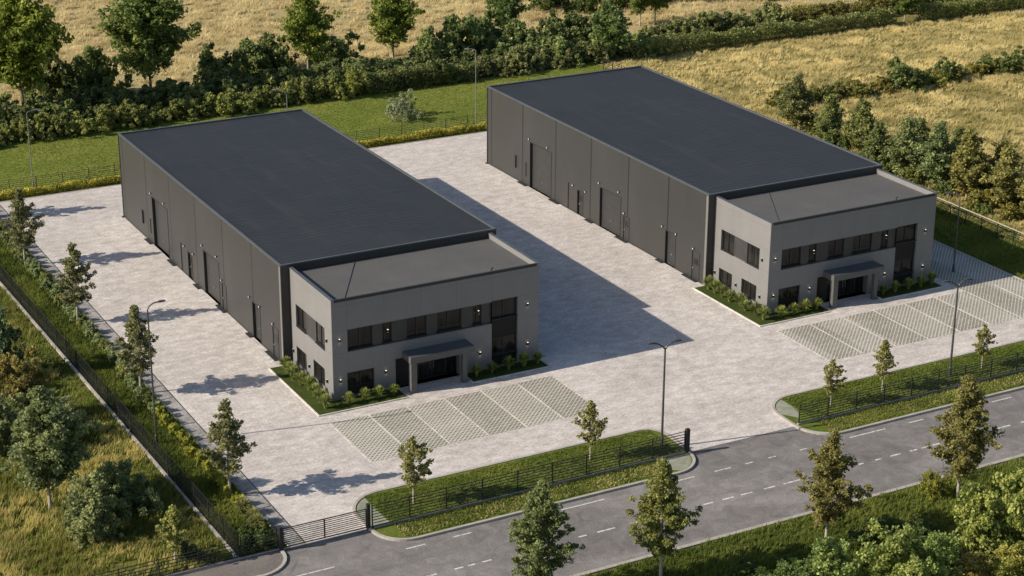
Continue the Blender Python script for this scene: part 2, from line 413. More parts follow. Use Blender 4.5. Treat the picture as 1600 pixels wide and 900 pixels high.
b = MB(); b.strip([(-200, -30.12), (300, -30.12)], .3, -.06, .06); tag(b.build('kerb', M['kerb']), kind='structure')
# footway and its kerb left of the gate
b = MB(); b.prism([(-200, -21.35), (-14.2, -21.35)] + arc(-13.9, -19.3, 2.15, -85, 0, 8) + [(-11.75, -18.85), (-200, -18.85)], -.05, .06)
tag(b.build('footway', M['footway']), kind='structure')
b = MB(); b.strip([(-200, -21.4), (-14.2, -21.4)] + arc(-13.9, -19.25, 2.2, -85, 4, 8), .2, -.05, .12); tag(b.build('kerb', M['kerb']), kind='structure')
b = MB(); b.strip([(-200, -18.78), (-11.75, -18.78)], .16, -.05, .11); tag(b.build('kerb', M['kerb']), kind='structure')
# plinths under the fences
def fx(y): return -14.3-.0155*(y+18.6)
b = MB(); b.strip([(fx(-18.6)-.12, -18.6), (fx(57)-.12, 57)], .17, -.05, .13); tag(b.build('kerb', M['kerb']), kind='structure')
b = MB(); b.strip([(-5.5, -19.06), (17.9, -19.06)], .18, .02, .2); tag(b.build('kerb', M['kerb']), kind='structure')
b = MB(); b.strip([(27.2, -19.06), (120, -19.06)], .18, .02, .2); tag(b.build('kerb', M['kerb']), kind='structure')
# edge of the paved strip and yard borders
b = MB(); b.strip([(-11.08, -18.7), (-11.08, 56.9)], .08, -.05, .05); tag(b.build('kerb', M['edging']), kind='structure')
b = MB(); b.strip([(-9.98, -18.7), (-9.98, 56.9)], .07, -.05, .008); tag(b.build('channel', M['dark_trim']), kind='structure')
b = MB(); b.strip([(61.75, -14.6), (61.75, 57)], .14, -.05, .03); tag(b.build('kerb', M['kerb']), kind='structure')
b = MB(); b.strip([(-11, 56.95), (61.7, 56.95)], .12, -.05, .03); tag(b.build('kerb', M['kerb']), kind='structure')
# cross joints of the paved strip
b = MB()
for y in np.arange(-15.5, 56, 2.4): b.box(-11.0, -10.05, y-.04, y+.04, -.05, .003)
tag(b.build('paved_strip_joints', M['dark_trim']), kind='structure')

# ------------------------------------------------------------------ buildings
W, DO, HO, OFF, OFR, LEN, HW = 16.904, 7.83, 7.8, .692, .52, 39.47, 8.04
def cells(bm, mapf, u0, u1, z0, z1, opens, depth, m=0, mr=0):
    us = sorted({u0, u1, *[o[0] for o in opens], *[o[1] for o in opens]}); zs = sorted({z0, z1, *[o[2] for o in opens], *[o[3] for o in opens]})
    for a, b_ in zip(us, us[1:]):
        for c, d in zip(zs, zs[1:]):
            um, zm = (a+b_)/2, (c+d)/2
            if any(o[0] < um < o[1] and o[2] < zm < o[3] for o in opens): continue
            bm.quad(mapf(a, 0, c), mapf(b_, 0, c), mapf(b_, 0, d), mapf(a, 0, d), m)
    for o in opens:
        a, b_, c, d = o[:4]; dp = o[4] if len(o) > 4 else depth
        bm.quad(mapf(a, 0, c), mapf(a, dp, c), mapf(a, dp, d), mapf(a, 0, d), mr)
        bm.quad(mapf(b_, 0, c), mapf(b_, 0, d), mapf(b_, dp, d), mapf(b_, dp, c), mr)
        bm.quad(mapf(a, 0, d), mapf(a, dp, d), mapf(b_, dp, d), mapf(b_, 0, d), mr)
        bm.quad(mapf(a, 0, c), mapf(b_, 0, c), mapf(b_, dp, c), mapf(a, dp, c), mr)
fmap = lambda u, d, z: (u, d, z)                 # front of the office
smap = lambda u, d, z: (d, u, z)                 # its left side
wmap = lambda u, d, z: (-OFF+d, u, z)            # left side of the warehouse
def mbox(bm, mp, u0, u1, d0, d1, z0, z1, m=0):
    a = mp(u0, d0, z0); c = mp(u1, d1, z1); bm.box(a[0], c[0], a[1], c[1], a[2], c[2], m)

bld = empty('industrial_building')
# office walls
b = MB()
front_open = [(1.2, 12.9, 3.65, 5.37, .30), (12.9, 15.1, .1, 5.45, .30), (1.1, 3.25, .1, 2.02, .25), (4.95, 10.2, 0, 2.35, .7)]
# the band and the tall bay meet, so the bay's reveal starts where the band ends
cells(b, fmap, 0, W, 0, HO, front_open, .3)
side_open = [(1.35, 6.8, 3.45, 5.25, .22), (5.0, 6.9, .5, 1.82, .22), (1.55, 3.65, .6, 1.97, .22)]
cells(b, smap, 0, DO, 0, HO, side_open, .22)
b.quad((W, 0, 0), (W, DO, 0), (W, DO, HO), (W, 0, HO))
b.build('office_wall', M['facade'], bld)
# parapet insides, roof
ZR = 7.38
b = MB(); b.quad((.2, .12, ZR), (W-.2, .12, ZR), (W-.2, DO-.002, ZR), (.2, DO-.002, ZR)); b.build('office_roof', M['membrane'], bld)
b = MB(); b.box(-.03, .24, -.03, DO-.004, HO, HO+.03); b.quad((.2, .1, ZR-.05), (.2, DO, ZR-.05), (.2, DO, HO+.002), (.2, .1, HO+.002)); b.build('parapet', M['coping'], bld)
b = MB(); b.box(W-.22, W+.03, -.03, DO-.004, HO, HO+.03, 1); b.quad((W-.2, .1, ZR-.05), (W-.2, DO, ZR-.05), (W-.2, DO, HO+.002), (W-.2, .1, HO+.002), 0); b.build('parapet', [M['facade'], M['coping']], bld)
b = MB(); b.box(.242, W-.222, -.03, .12, HO-.2, HO+.012); b.build('parapet', M['dark_trim'], bld)
b = MB(); b.tube([(1.2, .5, ZR+.03), (5.2, DO-.25, ZR+.03)], [.022, .022], 6); b.build('roof_cable', M['coping'], bld)
b = MB(); b.tube([(13.4, 1.0, ZR), (13.4, 1.0, ZR+.25), (13.55, 1.0, ZR+.3)], [.05, .05, .05], 8); b.build('roof_vent', M['dark_trim'], bld)
# windows
def window(mp, u0, u1, z0, z1, d, mull=(), sill=True, rail=None):
    f = MB(); t = .055
    mbox(f, mp, u0, u0+t, d-.06, d+.02, z0, z1); mbox(f, mp, u1-t, u1, d-.06, d+.02, z0, z1)
    mbox(f, mp, u0+t, u1-t, d-.06, d+.02, z1-t, z1); mbox(f, mp, u0+t, u1-t, d-.06, d+.02, z0, z0+t)
    for q in mull: mbox(f, mp, q-.035, q+.035, d-.055, d+.015, z0+t, z1-t)
    if rail: mbox(f, mp, u0+t, u1-t, d-.052, d+.012, rail-.025, rail+.025)
    w = f.build('window', M['frame'], bld)
    g = MB(); g.quad(mp(u0+t/2, d, z0+t/2), mp(u1-t/2, d, z0+t/2), mp(u1-t/2, d, z1-t/2), mp(u0+t/2, d, z1-t/2)); g.build('pane', M['glass'], w)
    if sill:
        s_ = MB(); mbox(s_, mp, u0-.04, u1+.04, -.03, d-.061, z0-.05, z0-.003); s_.build('sill', M['dark_trim'], w)
    return w
def panel(name, mp, u0, u1, z0, z1, d0, d1, m):
    q = MB(); mbox(q, mp, u0, u1, d0, d1, z0, z1); return q.build(name, m, bld)
zb0, zb1 = 3.70, 5.36
wins = [(1.22, 3.2, (2.2,)), (4.0, 4.75, (4.16,)), (5.95, 7.55, (6.75,)), (8.42, 10.42, (9.28,)), (11.35, 12.1, (11.7,))]
prev = 1.22
for i, (a, c, ml) in enumerate(wins):
    window(fmap, a, c, 3.78, zb1, .24, ml, True, 4.15 if i in (2, 3) else None)
    if a-prev > .1: panel('wall_panel', fmap, prev+.004, a-.004, zb0, zb1, .13, .27, M['infill'])
    prev = c
panel('wall_panel', fmap, 12.104, 12.88, zb0, zb1, .13, .27, M['infill'])
window(fmap, 12.93, 15.07, 3.95, 5.42, .24, (13.95,), True)
panel('wall_panel', fmap, 12.93, 15.07, 2.36, 3.88, .16, .27, M['black_panel'])
window(fmap, 12.93, 15.07, 1.12, 2.34, .24, (13.95,), True)
panel('wall_panel', fmap, 12.93, 15.07, .12, 1.05, .2, .27, M['black_panel'])
window(fmap, 1.13, 3.22, .85, 2.0, .2, (2.2,), False)
panel('wall_panel', fmap, 1.13, 3.22, .12, .84, .17, .23, M['black_panel'])
window(smap, 1.38, 3.2, 3.5, 5.22, .16, (2.3,), True)
window(smap, 5.05, 6.77, 3.5, 5.22, .16, (5.9,), True)
panel('wall_panel', smap, 3.21, 5.04, 3.47, 5.24, .1, .2, M['infill'])
window(smap, 5.03, 6.87, .55, 1.8, .16, (5.9,), True)
window(smap, 1.58, 3.62, .65, 1.95, .16, (2.6,), True)
# entrance: dark side panel, glazed doors, canopy on two pillars
panel('wall_panel', fmap, 4.97, 6.1, .0, 2.34, .12, .65, M['black_panel'])
for a, c in ((6.12, 7.0), (9.3, 10.18)):
    w = window(fmap, a, c, .03, 2.33, .62, (), False)
for a, c in ((7.02, 8.14), (8.16, 9.28)):
    f = MB(); t = .07
    mbox(f, fmap, a, a+t, .56, .64, .03, 2.33); mbox(f, fmap, c-t, c, .56, .64, .03, 2.33); mbox(f, fmap, a+t, c-t, .56, .64, 2.24, 2.33); mbox(f, fmap, a+t, c-t, .56, .64, .03, .15)
    w = f.build('entrance_door', M['frame'], bld)
    g = MB(); g.quad((a+.05, .6, .1), (c-.05, .6, .1), (c-.05, .6, 2.28), (a+.05, .6, 2.28)); g.build('pane', M['glass'], w)
    hx = c-.16 if a < 8 else a+.12
    h = MB(); h.tube([(hx, .5, .8), (hx, .5, 1.5)], [.018, .018], 6); h.build('handle', M['galv'], w)
b = MB(); b.box(5.5, 10.7, -1.45, -.004, 2.36, 2.84); b.build('canopy', M['canopy'], bld)
b = MB(); b.box(5.56, 10.64, -1.38, -.006, 2.842, 2.87); b.build('canopy_roof', M['coping'], bld)
b = MB(); b.box(5.56, 6.02, -1.40, -.95, 0, 2.357); b.build('pillar', M['canopy'], bld)
b = MB(); b.box(9.75, 10.12, -1.40, -1.05, 0, 2.357); b.build('pillar', M['canopy'], bld)
# warehouse
doors = [(34.25, 38.35, 0, 4.55, .26), (28.25, 29.2, 0, 2.35, .18), (21.6, 25.15, 0, 3.75, .22), (20.1, 21.0, 0, 2.25, .05), (12.55, 14.1, 0, 3.02, .22), (8.85, 9.9, 0, 2.5, .05)]
Y0, Y1 = DO, DO+LEN; X0, X1 = -OFF, W+OFR
b = MB()
cells(b, wmap, Y0, Y1, 0, HW-.02, doors, .2, 0, 1)  # door reveals get the dark material, jamb shade put into their colour
b.quad((X0, Y0, 0), (0, Y0, 0), (0, Y0, HW-.02), (X0, Y0, HW-.02)); b.quad((W, Y0, 0), (X1, Y0, 0), (X1, Y0, HW-.02), (W, Y0, HW-.02))
b.quad((0, Y0, ZR-.1), (W, Y0, ZR-.1), (W, Y0, HW-.02), (0, Y0, HW-.02))
b.quad((X1, Y0, 0), (X1, Y1, 0), (X1, Y1, HW-.02), (X1, Y0, HW-.02)); b.quad((X0, Y1, 0), (X1, Y1, 0), (X1, Y1, HW-.02), (X0, Y1, HW-.02))
b.build('warehouse_wall', [M['cladding'], M['dark_trim']], bld)
b = MB(); zr = HW-.1
b.quad((X0+.1, Y0+.1, zr), (X1-.1, Y0+.1, zr), (X1-.1, Y1-.1, zr), (X0+.1, Y1-.1, zr)); b.build('warehouse_roof', M['roof'], bld)
b = MB(); t = .16
b.box(X0-.03, X0+t, Y0-.03, Y1+.03, HW-.09, HW+.02); b.box(X1-t, X1+.03, Y0-.03, Y1+.03, HW-.09, HW+.02)
b.box(X0+t, X1-t, Y0-.03, Y0+t, HW-.09, HW+.017); b.box(X0+t, X1-t, Y1-t, Y1+.03, HW-.09, HW+.017)
b.build('roof_edge', M['coping'], bld)
b = MB(); b.box(X0-.04, X0+.02, Y0-.012, Y0+.28, 0, HW-.15); b.build('corner_trim', M['pale_trim'], bld)
b = MB(); b.box(X0-.05, X0+.1, Y1-.1, Y1+.05, 0, HW-.15); b.box(X0-.2, X0+.12, Y1-.2, Y1+.15, 0, .07); b.build('corner_trim', M['dark_trim'], bld)
b = MB(); b.box(X0-.02, X0+.003, Y0+.3, 8.8, .003, .14)
for a, c in ((9.95, 12.5), (14.15, 20.05), (21.05, 21.55), (25.2, 28.2), (29.25, 34.2), (38.4, 47.1)): b.box(X0-.02, X0+.003, a, c, .003, .14)
b.build('base_trim', M['dark_trim'], bld)
for i, (a, c, z0, z1, dp) in enumerate(doors):
    big = z1 > 2.9
    q = MB()
    mbox(q, wmap, a+.01, c-.01, dp-.02, dp+.05, .02, z1-.01)
    if big:
        n = int(z1/.6)
        for j in range(1, n): mbox(q, wmap, a+.03, c-.03, dp-.03, dp-.0201, j*z1/n-.015, j*z1/n+.015)
    d_ = q.build('loading_door' if big else 'side_door', M['door'], bld)
    f = MB()
    mbox(f, wmap, a-.07, a-.002, -.03, .004, 0, z1+.07); mbox(f, wmap, c+.002, c+.07, -.03, .004, 0, z1+.07); mbox(f, wmap, a-.002, c+.002, -.03, .004, z1+.002, z1+.07)
    f.build('frame', M['dark_trim'], d_)
    h = MB(); hy = c-.15 if not big else (a+c)/2
    mbox(h, wmap, hy-.07, hy+.07, dp-.08, dp-.021, .95, 1.05); h.build('handle', M['galv'], d_)
    if i in (1, 3, 5):
        s_ = MB(); mbox(s_, wmap, a+.2, c-.2, dp-.028, dp-.0205, 1.35, 1.9); s_.build('pane', M['glass'], d_)
# low dark boxes at the wall base near the doors, wall spotlights, service box
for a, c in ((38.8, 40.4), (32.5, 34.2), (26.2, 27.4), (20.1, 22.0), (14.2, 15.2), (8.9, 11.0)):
    b = MB(); b.box(X0-.34, X0-.021, a, c, 0, .07); b.build('wall_base_box', M['dark_trim'], bld)
for y, z in ((38.5, 4.85), (34.9, 4.95), (30.0, 2.6), (27.7, 2.6), (25.3, 4.15), (21.9, 4.25), (20.9, 2.55), (14.6, 3.25), (12.4, 3.2), (9.7, 2.75)):
    b = MB(); b.box(X0-.12, X0-.002, y-.05, y+.05, z-.05, z+.05); b.box(X0-.15, X0-.121, y-.06, y+.06, z-.06, z+.04, 1); b.build('wall_spotlight', [M['dark_trim'], M['fixture']], bld)
b = MB(); b.box(X0-.14, X0-.002, 41.15, 41.5, 1.25, 2.45); b.build('service_box', M['door'], bld)
for y, z0, z1 in ((39.15, .9, 2.3), (30.9, 0.1, 2.6)):
    b = MB(); b.tube([(X0-.05, y, z0), (X0-.05, y, z1)], [.035, .035], 6); b.build('conduit', M['dark_trim'], bld)
# wall lamps, lit, shining up and down
def wall_lamp(mp, u, z, lit=True):
    q = MB(); mbox(q, mp, u-.06, u+.06, -.13, -.004, z-.12, z+.12)
    l = q.build('wall_lamp', M['dark_trim'], bld)
    g = MB(); mbox(g, mp, u-.05, u+.05, -.12, -.02, z+.121, z+.13); mbox(g, mp, u-.05, u+.05, -.12, -.02, z-.13, z-.121)
    g.build('lamp_lens', M['glow'] if lit else M['lens'], l)
    if lit:
        for dz in (.26, -.26):
            li = D.lights.new('wall_lamp_light', 'POINT'); li.energy = .08; li.color = (1, .84, .64); li.shadow_soft_size = .03
            o = D.objects.new('wall_lamp_light', li); COL.objects.link(o); o.parent = l; KIDS.setdefault(l.name, []).append(o)
            o.location = mp(u, -.10, z+dz)
for u, z in ((.55, 4.65), (.55, 1.5), (4.15, 1.5), (4.35, 4.7), (11.75, 4.8), (11.9, 1.45), (15.93, 4.63), (15.95, 1.45)):
    wall_lamp(fmap, u, z)
for u, z in ((7.45, 1.25), (4.36, 1.15), (1.0, 1.24), (.92, 4.44)): wall_lamp(smap, u, z, False)
tag(bld, 'dark warehouse with two-storey grey office nearer the gate', 'building', 'matching industrial buildings')
bld2 = copy_tree(bld); bld2.location = (37.707, -.605, 0)
tag(bld2, 'dark warehouse with two-storey grey office farther to the right', 'building', 'matching industrial buildings')

# planting beds round the offices
for ox, oy in ((0, 0), (37.707, -.605)):
    b = MB()
    b.prism([(ox-1.9, oy-1.85), (ox+5.0, oy-1.85), (ox+5.0, oy-.01), (ox-.01, oy-.01), (ox-.01, oy+7.75), (ox-1.9, oy+7.75)], -.02, .05)
    b.prism([(ox+10.5, oy-1.7), (ox+16.9, oy-1.7), (ox+16.9, oy-.01), (ox+10.5, oy-.01)], -.02, .05)
    tag(b.build('planting_bed', M['bedsoil']), kind='structure')
    b = MB(); b.strip([(ox-1.95, oy+7.75), (ox-1.95, oy-1.9), (ox+5.0, oy-1.9)], .1, -.02, .08); b.strip([(ox+10.45, oy-.3), (ox+10.45, oy-1.75), (ox+16.9, oy-1.75)], .1, -.02, .08)
    tag(b.build('kerb', M['edging']), kind='structure')

# ------------------------------------------------------------------ fences and gate
def post_mesh(h, w=.07): return MB().box(-w/2, w/2, -w/2, w/2, -.05, h).mesh('post', M['fence'])
def fence(name, a, c, bay, h, kind, label, cat='fence', z=0, nbar=8, post_w=.07, rail_mat=None, bt=.02):
    a = Vector((*a, z)); c = Vector((*c, z)); L = (c-a).length; n = max(1, round(L/bay)); bay = L/n
    root = empty(name, a, math.atan2(c.y-a.y, c.x-a.x)); tag(root, label, cat)
    pm = post_mesh(h, post_w)
    p = MB(); x0, x1 = post_w/2, bay-post_w/2
    if kind == 'bars':
        for j in range(nbar):
            zz = .14+(h-.2)*j/(nbar-1); p.box(x0, x1, -.02, .02, zz-bt, zz+bt)
    else:
        for zz in (.12, .5*h, h-.05): p.box(x0, x1, -.012, .012, zz-.014, zz+.014)
        for q in np.arange(x0+.04, x1, .075): p.box(q-.006, q+.006, -.006, .006, .06, h-.02)
    me = p.mesh('fence_panel', M['fence'])
    for i in range(n+1): link('post', pm, root, (i*bay, 0, 0))
    for i in range(n): link('fence_panel', me, root, (i*bay, 0, 0))
    if rail_mat:
        b = MB(); b.box(0, L, -.05, .05, h+.002, h+.07); b.build('top_rail', rail_mat, root)
    return root
fence('metal_fence', (fx(-18.6), -18.6), (fx(57), 57), 2.52, 1.72, 'mesh', 'long dark mesh fence beside the left planting strip')
fence('metal_fence', (-34, -18.7), (-14.45, -18.7), 2.4, 1.3, 'bars', 'low dark railing along the footway at the bottom left corner', nbar=6, post_w=.05)
fence('metal_fence', (-14.2, -18.75), (-11.85, -18.75), 2.4, 1.5, 'bars', 'short dark railing joining the mesh fence to the gate post', nbar=7)
fence('metal_fence', (-5.6, -19.06), (17.7, -19.06), 2.55, 1.62, 'bars', 'dark railing on the grass island between the gate and the open driveway', z=.1, nbar=8)
fence('metal_fence', (27.3, -19.06), (70, -19.06), 2.55, 1.55, 'bars', 'dark railing on the long grass island right of the open driveway', z=.1, nbar=8)
fence('metal_fence', (-16, 59.3), (62.0, 59.3), 2.6, 1.35, 'bars', 'low dark railing between the back hedge and the lawn', nbar=7, post_w=.05, bt=.012)
fence('metal_fence', (67.1, -14), (67.1, 22), 2.1, 1.45, 'bars', 'dark post fence with pale top rail by the right meadow', nbar=4, post_w=.08, rail_mat=M['pale_rail'])
fence('metal_fence', (67.1, 22.15), (67.1, 74), 2.1, 1.5, 'bars', 'dark railing behind the long roof of the farther building', nbar=6, post_w=.07)
g = empty('sliding_gate', (-11.65, -18.9, 0)); tag(g, 'closed dark barred gate across the driveway', 'gate')
for x, h in ((0, 1.62), (5.85, 1.78)):
    b = MB(); b.box(x-.11, x+.11, -.11, .11, 0, h); b.build('post', M['fence'], g)
b = MB(); b.box(.13, 5.72, -.03, .03, .14, .2); b.box(.13, 5.72, -.03, .03, 1.42, 1.47); b.box(.13, .18, -.028, .028, .2, 1.42); b.box(5.67, 5.72, -.028, .028, .2, 1.42); b.box(2.85, 2.93, -.032, .032, .2, 1.42)
b.build('gate_frame', M['fence'], g)
b = MB()
for j in range(8):
    zz = .34+j*.14; b.box(.18, 2.85, -.015, .015, zz-.02, zz+.02); b.box(2.93, 5.67, -.015, .015, zz-.02, zz+.02)
b.build('gate_bars', M['fence'], g)
b = MB(); b.box(-.1, 5.9, -.06, .06, 0, .03); b.build('gate_track', M['galv'], g)
# end post of the island railing
e = MB(); e.box(-.14, .14, -.12, .12, 0, 1.72); o = e.build('gate_post', M['fence'], None, (17.9, -19.06, .1)); tag(o, 'thick dark gate post at the open driveway', 'post')

# ------------------------------------------------------------------ street lamps
def lamp(x, y, h, arms, label, mat='pole', r=.07, base=0):
    root = empty('street_lamp', (x, y, base)); tag(root, label, 'street lamp', 'street lamps round the yard')
    b = MB(); b.tube([(0, 0, 0), (0, 0, .7), (0, 0, .75), (0, 0, h-.6)], [r*1.5, r*1.5, r*1.05, r*.75], 10); b.build('pole', M[mat], root)
    for (ax, ay, up, curve) in arms:
        z0 = h-.6
        if curve: pts = [(0, 0, z0-.05), (0, 0, z0+up*.45), (ax*.12, ay*.12, z0+up*.75), (ax*.4, ay*.4, z0+up*.97), (ax*.8, ay*.8, z0+up)]
        else: pts = [(0, 0, z0-.05), (ax*.15, ay*.15, z0+up*.3), (ax*.5, ay*.5, z0+up*.8), (ax*.8, ay*.8, z0+up)]
        a = MB(); a.tube(pts, [r*.7]*len(pts), 8); arm = a.build('arm', M[mat], root)
        d = Vector((ax, ay, 0)).normalized(); s_ = Vector((-d.y, d.x, 0)); L = Vector((ax, ay, 0)).length
        hd = MB(); p0 = Vector((0, 0, z0+up)) + d*(L*.72); 
        ring = lambda t, w, hh: [tuple(p0+d*t+s_*w+Vector((0, 0, hh))), tuple(p0+d*t-s_*w+Vector((0, 0, hh))), tuple(p0+d*t-s_*w+Vector((0, 0, -.05))), tuple(p0+d*t+s_*w+Vector((0, 0, -.05)))]
        prof = [ring(0, .05, .04), ring(.15, .09, .06), ring(.4, .1, .05), ring(.52, .06, .0)]
        for q, w in zip(prof, prof[1:]):
            for i in range(4): hd.quad(q[i], q[(i+1) % 4], w[(i+1) % 4], w[i])
        hd.quad(*prof[0]); hd.quad(*prof[-1])
        ho = hd.build('lamp_head', M[mat], root)
        ln = MB(); c0 = p0+d*.16; c1 = p0+d*.40
        ln.quad(tuple(c0+s_*.07+Vector((0, 0, -.055))), tuple(c1+s_*.07+Vector((0, 0, -.055))), tuple(c1-s_*.07+Vector((0, 0, -.055))), tuple(c0-s_*.07+Vector((0, 0, -.055)))); ln.build('lens', M['lens'], ho)
    return root
lamp(-6.0, 59.0, 8.2, [(1.1, .2, .3, True)], 'grey street lamp with one arm on the back lawn at far left', 'galv', .05)
lamp(20.4, 58.9, 6.4, [(-1.1, .7, 1.0, True)], 'street lamp showing above the roof of the nearer building', 'galv', .05)
lamp(41.5, 57.9, 9.2, [(-.8, .5, .3, True)], 'tall thin street lamp by the back hedge beside the farther building', 'galv', .05)
lamp(-13.6, -.9, 10.2, [(1.1, .1, .75, True)], 'tall street lamp with curved arm in the left planting strip', 'pole', .065)
lamp(16.8, -17.6, 7.9, [(-.95, .3, .45, False), (.95, -.1, .45, False)], 'two-armed street lamp at the open end of the gate island', 'pole', .085, .1)
lamp(42.4, -17.4, 7.8, [(-.95, .3, .45, False), (.95, -.1, .45, False)], 'two-armed street lamp on the long island before the right parking bays', 'pole', .085, .1)
lamp(57.8, .1, 7.3, [(-.7, .9, .3, True)], 'thin street lamp in the shaded paving beside the farther office', 'pole', .07)

# ------------------------------------------------------------------ vegetation
def leaves(C, size, r, up=.8, flat=.75):
    """folded diamond leaves (two triangles share the midrib through a quad) at the points C"""
    n = len(C); d = r.normal(size=(n, 3)); d /= np.linalg.norm(d, axis=1)[:, None]
    nr = r.normal(size=(n, 3)); nr[:, 2] += up*2; nr -= d*np.sum(nr*d, 1)[:, None]; nr /= np.linalg.norm(nr, axis=1)[:, None]
    s = np.cross(nr, d); sz = (size*r.uniform(.65, 1.35, n))[:, None]
    V = np.empty((n, 4, 3)); V[:, 0] = C-d*sz; V[:, 1] = C+s*sz*flat-nr*sz*.15; V[:, 2] = C+d*sz; V[:, 3] = C-s*sz*flat-nr*sz*.15
    return V.reshape(-1, 3), np.arange(n*4).reshape(n, 4)

def tree_meshes(seed, h, rad, base, leaf, nbr, per, leafmat_, bark, clr=None, trunk_r=None, wide=.3, spread=1.0):
    r = np.random.default_rng(seed); tb = MB(); tr = trunk_r or h*.0105
    tk = [(0, 0, -.1)]; rr = [tr*1.5]
    for i in range(1, 9):
        t = i/8; tk.append((r.normal(0, .012*h*t), r.normal(0, .012*h*t), h*.94*t)); rr.append(tr*(1.15-t*1.0)+.008)
    tb.tube(tk, rr, 8)
    tp = np.array(tk); clr = clr or rad*.2
    cents = []; crs = []
    ga = r.uniform(0, 6.28)
    for i in range(nbr):
        t = (i+.5)/nbr; t = t**1.12
        z = base+(h*.93-base)*t
        prof = .45+.55*t/wide if t < wide else ((1-t)/(1-wide))**.85
        L = rad*max(.16, prof)*r.uniform(.62, 1.2)*spread
        ga += 2.399+r.normal(0, .35)
        el = R(12+48*t+r.normal(0, 8))
        k_ = min(7.999, max(0, z/(h*.94)*8)); i0 = int(k_); o = tp[i0]*(1-(k_-i0))+tp[i0+1]*(k_-i0)
        dr = np.array([math.cos(ga)*math.cos(el), math.sin(ga)*math.cos(el), math.sin(el)])
        p1 = o+dr*L*.5+np.array([0, 0, -.03*L]); p2 = o+dr*L+np.array([0, 0, .10*L*r.uniform(-.6, 1)])
        br = max(.012, tr*.42*(1-t*.7)); tb.tube([tuple(o), tuple(p1), tuple(p2)], [br, br*.6, br*.22], 5, cap=False)
        nc = max(2, int(L/(clr*.72)))
        for j in range(nc):
            s = .34+.70*(j+r.uniform(-.2, .35))/nc
            q = o+(p2-o)*s+r.normal(0, clr*.35, 3)
            cents.append(q); crs.append(clr*r.uniform(.65, 1.25)*(1.05-.25*s))
    cents.append(np.array(tk[-1])+[0, 0, clr*.3]); crs.append(clr*.8)
    C = []; T = []
    for q, cr in zip(cents, crs):
        n = max(6, int(per*r.uniform(.6, 1.3))); v = r.normal(size=(n, 3)); v /= np.linalg.norm(v, axis=1)[:, None]
        v *= (r.random(n)**.45)[:, None]*cr; v[:, 2] *= .72
        C.append(q+v); T.append(np.clip(r.uniform(.2, .7)+r.normal(0, .16, n), 0, 1))
    C = np.concatenate(C); T = np.concatenate(T)
    V, F = leaves(C, leaf, r)
    return tb.mesh('trunk', bark), array_mesh('crown', V, F, T, leafmat_)

def shrub_mesh(seed, rad, h, leaf, ncl, per, mat, name='shrub', flat=.75, spread=.45, low=.38):
    r = np.random.default_rng(seed); C = []; T = []
    # a few leaning stems give an uneven outline
    lobes = [(r.normal(0, spread, 2)*rad, r.uniform(low, 1.08)) for _ in range(11)]
    for i in range(ncl):
        (lx, ly), lh = lobes[r.integers(len(lobes))]
        a = r.uniform(0, 6.28); e = r.random()**.8
        rr = rad*.46*math.sqrt(max(0, 1-e**2.2))*r.uniform(.55, 1.1)
        q = np.array([lx+math.cos(a)*rr, ly+math.sin(a)*rr, max(.08*h, e*h*lh)])
        cr = rad*.165*r.uniform(.5, 1.35); n = int(per*r.uniform(.6, 1.4))
        v = r.normal(size=(n, 3)); v /= np.linalg.norm(v, axis=1)[:, None]; v *= (r.random(n)**.45)[:, None]*cr
        p = q+v; p[:, 2] = np.maximum(p[:, 2], .03)
        C.append(p); T.append(np.clip(r.uniform(.15, .75)+r.normal(0, .15, n), 0, 1))
    V, F = leaves(np.concatenate(C), leaf, r, flat=flat)
    return array_mesh(name, V, F, np.concatenate(T), mat)

def tuft_mesh(seed, rad, h, n, mat, w=.03):
    r = np.random.default_rng(seed); a = r.uniform(0, 6.28, n); lean = r.random(n)**.7; L = h*r.uniform(.75, 1.15, n)
    b0 = np.stack([np.cos(a)*rad*.18*r.random(n), np.sin(a)*rad*.18*r.random(n), np.zeros(n)], 1)
    d = np.stack([np.cos(a), np.sin(a), np.zeros(n)], 1); s = np.stack([-np.sin(a), np.cos(a), np.zeros(n)], 1)*w
    m1 = b0+d*(rad*.42*lean)[:, None]+np.array([0, 0, 1])*(L*(.72-.1*lean))[:, None]
    tip = b0+d*(rad*1.05*lean)[:, None]+np.array([0, 0, 1])*(L*(1-.42*lean**1.5))[:, None]
    V = np.empty((n, 6, 3)); V[:, 0] = b0-s*.6; V[:, 1] = b0+s*.6; V[:, 2] = m1+s; V[:, 3] = m1-s; V[:, 4] = tip+s*.25; V[:, 5] = tip-s*.25
    i = np.arange(n)[:, None]*6; F = np.stack([i+[0, 1, 2, 3], i+[3, 2, 4, 5]], 1).reshape(-1, 4)
    return array_mesh('ornamental_grass', V.reshape(-1, 3), F, np.repeat(np.clip(r.normal(.5, .22, n), 0, 1), 2), mat)

def hedge_mesh(seed, L, w, h, leaf, dens, mat, bumps=1.4, name='hedge'):
    r = np.random.default_rng(seed); n = int(L*(w+2*h)*dens)
    x = r.uniform(0, L, n); hh = h*(.72+.42*vnoise(x, x*0+seed*3.3, bumps, seed)); ww = w/2*(.75+.45*vnoise(x, x*0+9+seed, bumps*.8, seed+1))
    a = r.uniform(-.15, math.pi+.15, n); rad = r.random(n)**.33
    y = np.sign(np.cos(a))*np.abs(np.cos(a))**.6*ww*rad; z = np.maximum(np.abs(np.sin(a))**.6*hh*rad, r.random(n)*hh*.3)
    z = np.maximum(.03, z)
    T = np.clip(vnoise(x, y*1.5+z*1.2, .7, seed+5)*.9+r.normal(0, .16, n), 0, 1)
    V, F = leaves(np.stack([x, y, z], 1), leaf, r)
    return array_mesh(name, V, F, T, mat)

